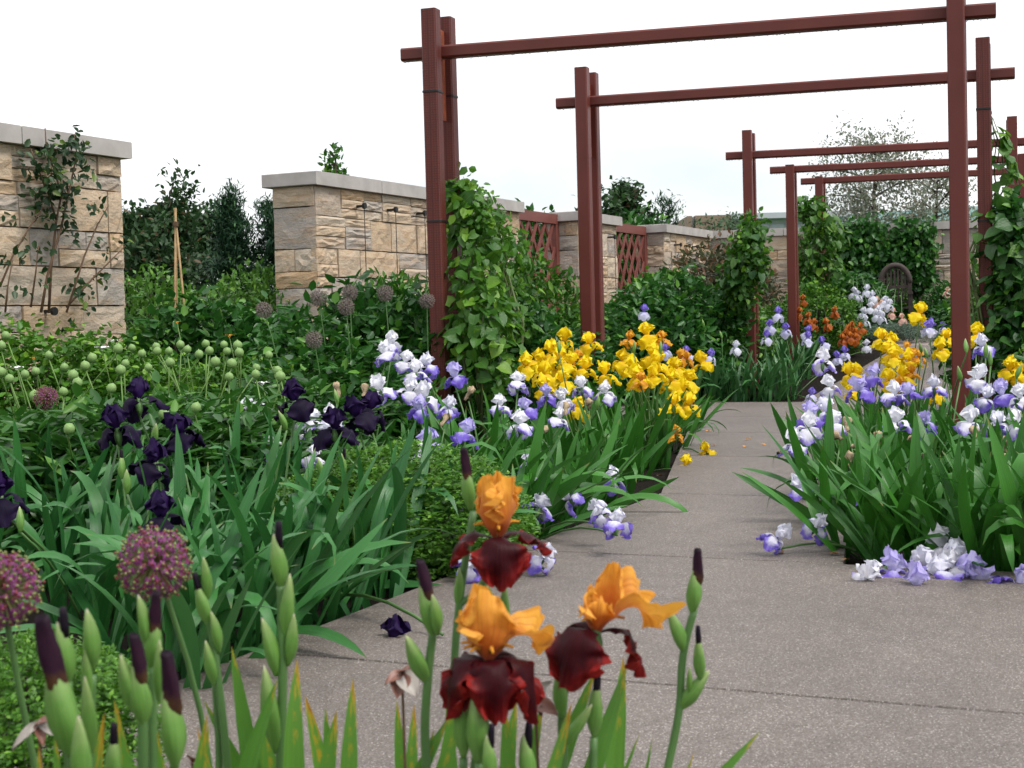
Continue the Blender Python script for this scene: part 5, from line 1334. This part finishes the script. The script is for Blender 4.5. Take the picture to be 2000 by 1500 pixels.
# plant carrying the upper amber flower
A = fore_plant(905, 2.10, 'amber and maroon iris with one bloom and bud above the others', 0, 1)
stalk_px(A, [(870, 1720, 2.1), (878, 1560, 2.1), (885, 1400, 2.1), (890, 1250, 2.1), (905, 1120, 2.1), (925, 1000, 2.1)], .0052)
stalk_px(A, [(898, 1180, 2.1), (935, 1150, 2.1), (962, 1100, 2.1), (972, 1050, 2.1)], .0042, name='branch')
budp(A, 920, 996, 2.1, 906, 880, .055, 1, 1, 1.05); budp(A, 893, 1185, 2.1, 905, 1090, .05, 0, 2, .8); budp(A, 962, 1200, 2.12, 948, 1130, .05, 0, 0, .9); budp(A, 990, 1240, 2.12, 984, 1130, .07, 0, 1, .6)
def big_flower(root, px, py, Y, sc, S, F, tilt=(0, 0, 0), label=None):
    p = P(px, py, Y); f = obj('flower', ovary(), root, p - root.location, tilt, sc)
    for az, kw in S: obj('standard', fore_petal('s', **kw), f, None, (0, 0, math.radians(az)))
    for az, kw in F:
        obj('fall', fore_petal('f', **kw), f, None, (0, 0, math.radians(az)))
        obj('beard', beard(), f, None, (0, 0, math.radians(az)))
    return f
# azimuth: 0 = right of the picture, -90 = towards the camera, 180 = left
big_flower(A, 972, 1050, 2.05, .97,
           [(-150, dict(seed=3, L=.098, Wm=.062, ruf=.011, close=.35)), (-30, dict(seed=4, L=.095, Wm=.066, ruf=.012, close=.25)), (90, dict(seed=5, L=.098, Wm=.062, ruf=.010, close=.5))],
           [(-85, dict(seed=6, L=.104, Wm=.088, ruf=.010, droop=1.0)), (180, dict(seed=7, L=.092, Wm=.066, ruf=.009, head=[(0, 30), (.3, 5), (.5, -35), (.7, -70), (1, -85)])), (20, dict(seed=8, L=.088, Wm=.062, ruf=.009, head=[(0, 30), (.3, 0), (.5, -30), (.7, -50), (1, -60)]))], (.1, 0, 0))
# plant with the big double-looking bloom
Bp = fore_plant(940, 1.75, 'amber and maroon iris with the largest, most ruffled bloom', 0, 2)
stalk_px(Bp, [(905, 1800, 1.76), (915, 1620, 1.76), (930, 1480, 1.76), (945, 1380, 1.76), (957, 1290, 1.76)], .0055)
big_flower(Bp, 955, 1288, 1.74, .96,
           [(-100, dict(seed=13, L=.098, Wm=.074, ruf=.011, close=.62)), (20, dict(seed=14, L=.088, Wm=.072, ruf=.011, head=[(0, 50), (.3, 48), (.5, 10), (.7, -40), (1, -80)])), (140, dict(seed=15, L=.102, Wm=.066, ruf=.011, close=.7)), (190, dict(seed=25, L=.07, Wm=.05, ruf=.007, head=[(0, 45), (.4, 60), (.8, 80), (1, 120)]))],
           [(-80, dict(seed=16, L=.104, Wm=.072, ruf=.011, droop=1.05)), (205, dict(seed=17, L=.108, Wm=.066, ruf=.010, droop=1.0)), (170, dict(seed=19, L=.088, Wm=.06, ruf=.011, droop=.95)), (-25, dict(seed=18, L=.118, Wm=.056, ruf=.009, droop=1.02)), (40, dict(seed=20, L=.080, Wm=.058, ruf=.006, droop=1.0)), (-130, dict(seed=21, L=.085, Wm=.045, ruf=.009, droop=1.0))], (.12, 0, 0))
stalk_px(Bp, [(832, 1700, 1.8), (835, 1560, 1.8), (830, 1420, 1.8), (838, 1300, 1.8), (846, 1235, 1.8)], .0052, name='stalk')
budp(Bp, 846, 1245, 1.8, 828, 1090, .060, 1, 0, 1.1); budp(Bp, 835, 1335, 1.8, 797, 1250, .058, 0, 1, 1.05); budp(Bp, 855, 1240, 1.79, 852, 1160, .045, 0, 2, 1.0)
budp(Bp, 905, 1480, 1.74, 905, 1360, .08, 0, 1, .8); budp(Bp, 935, 1490, 1.72, 938, 1360, .075, 0, 2, 1.1)
stalk_px(Bp, [(905, 1700, 1.74), (905, 1580, 1.74), (905, 1480, 1.74)], .005); stalk_px(Bp, [(930, 1700, 1.72), (934, 1600, 1.72), (935, 1490, 1.72)], .005)
budp(Bp, 955, 1530, 1.7, 962, 1400, .05, 2, 0, 1.0); stalk_px(Bp, [(950, 1750, 1.7), (953, 1640, 1.7), (955, 1530, 1.7)], .0045)
# plant with the open bloom
Cp = fore_plant(1120, 1.85, 'amber and maroon iris with its amber petals flopped open sideways', 0, 3)
stalk_px(Cp, [(1085, 1820, 1.86), (1092, 1650, 1.86), (1100, 1500, 1.86), (1098, 1400, 1.86), (1110, 1320, 1.85), (1165, 1250, 1.84)], .0055)
big_flower(Cp, 1165, 1232, 1.83, .98,
           [(165, dict(seed=33, L=.060, Wm=.070, ruf=.009, head=[(0, 45), (.4, 70), (.8, 110), (1, 150)])), (10, dict(seed=34, L=.094, Wm=.100, ruf=.013, head=[(0, 60), (.3, 52), (.5, 20), (.7, -35), (1, -75)])), (60, dict(seed=35, L=.092, Wm=.045, ruf=.006, head=[(0, 45), (.35, 62), (.7, 85), (1, 95)])), (-100, dict(seed=37, L=.05, Wm=.05, ruf=.006, head=[(0, 60), (.4, 70), (.8, 110), (1, 170)]))],
           [(-128, dict(seed=36, L=.108, Wm=.098, ruf=.009, droop=.95)), (0, dict(seed=38, L=.098, Wm=.046, ruf=.010, droop=.88)), (120, dict(seed=39, L=.080, Wm=.060, ruf=.006, droop=.8))], (.1, .12, 0))
budp(Cp, 1098, 1400, 1.85, 1090, 1300, .056, 0, 1, .95); budp(Cp, 1160, 1440, 1.84, 1168, 1290, .062, 2, 1, .95); stalk_px(Cp, [(1150, 1760, 1.84), (1156, 1600, 1.84), (1160, 1440, 1.84)], .005)
budp(Cp, 1095, 1460, 1.83, 1145, 1400, .06, 0, 2, .8); budp(Cp, 1030, 1540, 1.76, 1034, 1400, .058, 2, 0, 1.05); stalk_px(Cp, [(1028, 1750, 1.76), (1030, 1640, 1.76), (1030, 1540, 1.76)], .005)
# bud stalk standing alone
Dp = fore_plant(1310, 2.0, 'iris stalk of tight green buds with one purple-black tip over open concrete', 0, 4)
stalk_px(Dp, [(1255, 1760, 2.0), (1280, 1600, 2.0), (1304, 1500, 2.0), (1326, 1390, 2.0), (1334, 1280, 2.0), (1356, 1190, 2.0)], .0052)
budp(Dp, 1352, 1200, 2.0, 1372, 1060, .056, 1, 2, 1.1); budp(Dp, 1335, 1275, 2.0, 1315, 1190, .056, 0, 0, 1.0); budp(Dp, 1328, 1385, 2.0, 1385, 1310, .058, 0, 1, 1.05); budp(Dp, 1368, 1330, 1.99, 1364, 1250, .055, 2, 1, .85); budp(Dp, 1345, 1355, 1.99, 1350, 1300, .035, 0, 2, .7)
# bud stalks left
Ep = fore_plant(545, 1.9, 'tall pale bud stalk with purple tip rising before the blue-green leaves', 0, 5)
stalk_px(Ep, [(545, 1760, 1.9), (545, 1600, 1.9), (548, 1480, 1.9), (552, 1330, 1.9), (550, 1200, 1.9), (548, 1145, 1.9)], .0058)
budp(Ep, 548, 1150, 1.9, 545, 1040, .062, 2, 0, 1.0); budp(Ep, 558, 1250, 1.9, 566, 1120, .075, 0, 1, .75); budp(Ep, 540, 1320, 1.9, 522, 1210, .068, 0, 2, .85); budp(Ep, 562, 1300, 1.9, 582, 1200, .060, 0, 0, .8); budp(Ep, 540, 1470, 1.9, 520, 1330, .10, 0, 1, .7)
Fp = fore_plant(430, 1.95, 'leaning stalk of small buds beside the purple allium', 0, 6)
stalk_px(Fp, [(460, 1760, 1.95), (450, 1600, 1.95), (440, 1450, 1.95), (425, 1320, 1.95), (412, 1230, 1.95), (404, 1190, 1.95)], .005)
budp(Fp, 408, 1222, 1.95, 380, 1120, .052, 2, 1, 1.0); budp(Fp, 406, 1170, 1.95, 404, 1100, .05, 0, 0, .8); budp(Fp, 428, 1275, 1.95, 420, 1200, .05, 0, 2, .85); budp(Fp, 420, 1340, 1.95, 402, 1255, .055, 0, 1, .85); stalk_px(Fp, [(425, 1600, 1.96), (428, 1480, 1.96), (424, 1400, 1.96), (420, 1335, 1.96)], .0045)
Gp = fore_plant(290, 1.55, 'cluster of fat pale buds with rolled dark purple tips, widest in the bed', 0, 7)
stalk_px(Gp, [(275, 1820, 1.55), (277, 1640, 1.55), (279, 1450, 1.55), (278, 1405, 1.55)], .0056); budp(Gp, 279, 1420, 1.55, 272, 1250, .062, 1, 0, 1.05); budp(Gp, 262, 1390, 1.55, 238, 1290, .055, 0, 1, .9)
stalk_px(Gp, [(345, 1820, 1.5), (345, 1640, 1.5), (342, 1500, 1.5)], .0058); budp(Gp, 342, 1500, 1.5, 336, 1270, .075, 1, 2, 1.0)
stalk_px(Gp, [(300, 1820, 1.62), (302, 1600, 1.62), (298, 1400, 1.62), (300, 1300, 1.62)], .005); budp(Gp, 298, 1310, 1.62, 305, 1160, .055, 1, 1, 1.0); budp(Gp, 290, 1270, 1.62, 280, 1170, .055, 0, 2, .85); budp(Gp, 310, 1370, 1.6, 318, 1270, .06, 0, 0, .7)
Hp = fore_plant(150, 1.5, 'big dark-tipped iris bud with green buds beside the low boxwood', 0, 8)
stalk_px(Hp, [(150, 1900, 1.4), (148, 1700, 1.4), (145, 1500, 1.4), (140, 1460, 1.4)], .0062); budp(Hp, 142, 1480, 1.4, 96, 1270, .086, 1, 1, 1.0); budp(Hp, 158, 1560, 1.38, 165, 1420, .07, 0, 0, .8)
stalk_px(Hp, [(172, 1850, 1.6), (174, 1650, 1.6), (176, 1450, 1.6), (180, 1320, 1.6)], .005); budp(Hp, 180, 1310, 1.6, 181, 1200, .060, 0, 2, .95); budp(Hp, 174, 1380, 1.6, 168, 1275, .06, 0, 1, .6); budp(Hp, 178, 1480, 1.6, 176, 1380, .08, 0, 0, .6)
stalk_px(Hp, [(138, 1850, 1.55), (136, 1600, 1.55), (134, 1440, 1.55), (132, 1330, 1.55)], .005); budp(Hp, 134, 1335, 1.55, 124, 1210, .058, 2, 2, 1.0)
budp(Gp, 222, 1540, 1.5, 222, 1440, .05, 2, 1, 1.0); stalk_px(Gp, [(222, 1800, 1.5), (222, 1650, 1.5), (222, 1540, 1.5)], .005)
# rust-flecked leaves of the near bed: foot px, py -> tip px, py, distance, width in px
LV = [(Ep, 500, 1560, 462, 1270, 1.9, 42), (Ep, 470, 1560, 525, 1330, 1.85, 44), (Ep, 590, 1600, 567, 1290, 1.85, 52), (Ep, 520, 1600, 400, 1370, 1.95, 36), (Ep, 640, 1580, 603, 1360, 1.95, 40), (Ep, 620, 1600, 668, 1400, 1.85, 50), (Ep, 682, 1600, 684, 1330, 1.85, 44),
      (Ep, 650, 1600, 632, 1390, 2.0, 30), (Ep, 545, 1600, 505, 1380, 1.95, 40), (Ep, 480, 1600, 520, 1400, 2.0, 34),
      (Bp, 800, 1600, 762, 1375, 1.95, 34), (Bp, 790, 1600, 815, 1380, 1.9, 36), (Bp, 840, 1600, 900, 1360, 1.85, 40), (Bp, 770, 1620, 870, 1400, 1.8, 46), (Bp, 1000, 1600, 972, 1390, 1.85, 46), (Bp, 985, 1600, 1000, 1370, 1.95, 40), (Bp, 860, 1600, 880, 1340, 1.95, 40), (Bp, 900, 1600, 860, 1360, 1.9, 30), (Bp, 815, 1600, 842, 1430, 1.8, 40),
      (Cp, 1060, 1600, 1150, 1310, 1.9, 44), (Cp, 1120, 1620, 1225, 1300, 1.85, 46), (Cp, 1190, 1600, 1222, 1290, 1.95, 42), (Cp, 1050, 1600, 1120, 1380, 1.8, 40), (Cp, 1130, 1600, 1190, 1390, 1.85, 30), (Cp, 1010, 1600, 1060, 1380, 1.9, 40),
      (Dp, 1340, 1580, 1490, 1430, 1.9, 34), (Dp, 1250, 1560, 1285, 1450, 2.0, 12), (Dp, 1320, 1580, 1352, 1470, 1.95, 14), (Cp, 1200, 1560, 1250, 1440, 1.98, 14),
      (Gp, 240, 1600, 207, 1390, 1.65, 40), (Gp, 260, 1600, 218, 1380, 1.7, 44), (Gp, 320, 1600, 300, 1400, 1.6, 44), (Gp, 370, 1600, 388, 1410, 1.6, 42), (Gp, 400, 1600, 390, 1420, 1.75, 26), (Hp, 90, 1620, 45, 1470, 1.5, 44), (Hp, 120, 1600, 112, 1440, 1.5, 40), (Hp, 190, 1600, 178, 1400, 1.6, 40), (Gp, 430, 1600, 395, 1430, 1.7, 30)]
for i, (r, a, b, c, d, Y, w) in enumerate(LV): blade_px(r, a, b, c, d, Y, w, i + 200, bend=6 + (i * 7) % 16)
blade_px(Bp, 720, 1530, 845, 1500, 1.75, 34, 991, 'blade_blue', 60)
# bronze rose shoots in the near bed
def shoot(px, py, Y, leaves, label):
    x = P(px, 1500, Y).x; root = thing('rose_shoot', label, 'rose', (x, Y, -.04)); o = root.location
    stalk_px(root, [(px + 12, 1750, Y), (px + 8, 1550, Y), (px, py, Y)], .0018, 'cane', 'stem')
    for k, (tx, ty, w, mat) in enumerate(leaves):
        a = P(px, py, Y) - o; b = P(tx, ty, Y - .02) - o; L = (b - a).length; hs = heart_leaf(k + 50, False); hs.materials.append(MT[mat])
        t = (b - a).normalized(); n = Vector((.1, -.6, .8)); n = (n - t * n.dot(t)).normalized(); obj('leaf', hs, root, a, Matrix((t.cross(n), t, n)).transposed().to_quaternion(), (L * w, L, L))
shoot(785, 1313, 1.9, [(752, 1332, .6, 'red_leaf'), (775, 1362, .9, 'red_leaf'), (815, 1358, .9, 'grey_leaf'), (800, 1300, .7, 'red_leaf')], 'thin shoot of bronze rose leaves beside the most ruffled bloom')
shoot(1045, 1372, 1.9, [(1068, 1330, .8, 'grey_leaf'), (1090, 1392, .8, 'red_leaf'), (1030, 1350, .6, 'grey_leaf'), (1060, 1398, .5, 'red_leaf')], 'thin shoot of bronze rose leaves between two amber blooms')
shoot(75, 1412, 1.8, [(20, 1460, .35, 'grey_leaf'), (100, 1402, .5, 'red_leaf'), (118, 1440, .35, 'grey_leaf'), (50, 1440, .3, 'grey_leaf'), (85, 1455, .5, 'red_leaf')], 'bronze and grey rose leaves in front of the low boxwood')
shoot(375, 1490, 1.8, [(368, 1470, .5, 'red_leaf'), (395, 1480, .5, 'red_leaf')], 'small red rose leaf at the foot of the fat buds')

# ------------------------------------------------------------------ small things on the concrete
def scatter(px, py, sz, mat, label, name, cat, group=None, seed=0):
    v = G(px, py); m = grid_mesh(name, petal_pts([(0, 12), (.5, 4), (1, 8)], sz, sz * .6, STDP, 5, 5, .25, sz * .08, 3, seed), mat); o = obj(name, m, None, (v.x, v.y, v.z + .004), (0, 0, seed * 1.1)); tag(o, label, cat, group)
for i, (px, py) in enumerate(((1450, 861), (1452, 874), (1497, 870), (1391, 843), (1395, 871), (1455, 858))): scatter(px, py, .045, 'fallen', 'fallen yellow-orange iris petal on the concrete path', 'fallen_petal', 'petal', 'fallen petals on the path', i)
for i, (px, py) in enumerate(((1235, 925), (1275, 931), (1228, 932), (1530, 1083), (1648, 1085), (1660, 1094), (1545, 775), (1560, 778))): scatter(px, py, .05, 'brown_leaf', 'dead brown leaf on the concrete at the bed edge', 'dead_leaf', 'leaf', 'dead leaves on the concrete', i + 10)
# bumblebee at the violet iris
p = P(1521, 884, 6.05); bee = thing('bumblebee', 'black bumblebee hovering at the outermost white and violet bloom', 'bee', p, rotz=.6)
m = lathe_mesh('bee_body', [(.001, -.011), (.005, -.009), (.0065, -.004), (.0055, .000), (.006, .004), (.004, .008), (.0035, .010), (.001, .0125)], 10, 'bee', True)
obj('body', m, bee, None, (0, 1.2, 0)); m = lathe_mesh('band', [(.0052, -.001), (.0064, .001), (.0066, .003), (.0058, .005)], 10, 'bee_band', True); obj('thorax_band', m, bee, None, (0, 1.2, 0))
for sg in (-1, 1):
    m = grid_mesh('wing', petal_pts([(0, 20), (1, 10)], .014, .006, STDP, 5, 3, .1, 0, 3, 1), 'wing'); obj('wing', m, bee, (.002, 0, .005), (0, 0, 2.2 * sg))
    mb = MB(); mb.tube([(0, sg * .002, -.004), (0, sg * .005, -.009)], .0006, 4); obj('leg', mb.mesh('bee_leg', 'bee'), bee)
# ------------------------------------------------------------------ labels that tell look-alike clumps apart
ORDW = 'first second third fourth fifth sixth seventh eighth ninth tenth eleventh twelfth thirteenth fourteenth'.split()
LM = {'boxwood': tuple(P(790, 640, 5.45))[:2], 'netted post': ARCH[0][0], 'second arch': ARCH[1][0], 'bare front post': ARCH[0][1], 'third arch': ARCH[2][0], 'bench': tuple(P(1750, 640, 22.4))[:2], 'bamboo tripod': tb[:2], 'purple allium': tuple(P(302, 640, 2.05))[:2]}
for a, short, lm in (('dark purple iris with broad', 'broad-leaved dark purple iris at the path edge', 'boxwood'), ('dark purple iris clump in front', 'dark purple iris before the peony pods', 'boxwood'), ('dark purple iris clump beside', 'dark purple iris beside the boxwood', 'netted post'),
        ('white and violet iris behind', 'white and violet iris behind the boxwood', 'netted post'), ('white and violet iris leaning', 'white and violet iris leaning over the path joint', 'netted post'), ('white and violet iris around', 'white and violet iris beside the vine-wrapped post', 'second arch'),
        ('yellow iris around', 'yellow iris under the second arch', 'netted post'), ('yellow iris leaning', 'yellow iris leaning over the path', 'netted post'), ('white and violet iris spilling', 'white and violet iris spilling onto the concrete', 'bare front post'),
        ('white and violet iris at the foot', 'white and violet iris under the bare post', 'third arch'), ('white and violet iris in the corner', 'white and violet iris amid the corner bed', 'bare front post'), ('yellow iris standing', 'yellow iris behind the violet ones', 'bare front post'),
        ('violet-topped pale iris in front', 'violet-topped iris along the cross path', 'third arch'), ('violet-topped pale iris around', 'violet-topped iris around the far arches', 'bench'), ('rusty orange', 'rusty orange iris', 'bench'), ('white iris in', 'white iris', 'bench'), ('peach pink', 'peach pink iris', 'bench'), ('pale flowering iris', 'pale iris past the bare post', 'bench'),
        ('leafy peony with round green seed pods in the front', 'leafy peony with green pods behind dark irises', 'bamboo tripod'), ('leafy peony with round green seed pods in the back', 'leafy peony with green pods below the rose bushes', 'bamboo tripod'), ('leafy peony with round green seed pods in the middle', 'leafy peony with green pods in mid bed', 'bamboo tripod')):
    L_ = sorted([o for o in bpy.data.objects if o.parent is None and str(o.get('label', '')).startswith(a)], key=lambda o: (o.location.x - LM[lm][0]) ** 2 + (o.location.y - LM[lm][1]) ** 2)
    for i, o in enumerate(L_):
        if len(L_) > 1: o['label'] = '%s, %s from the %s' % (short, ORDW[i], lm)
print('objects', len(bpy.data.objects), 'tris', sum(sum(len(p.vertices) - 2 for p in m.polygons) if len(m.polygons) < 20000 else len(m.polygons) for m in bpy.data.meshes))
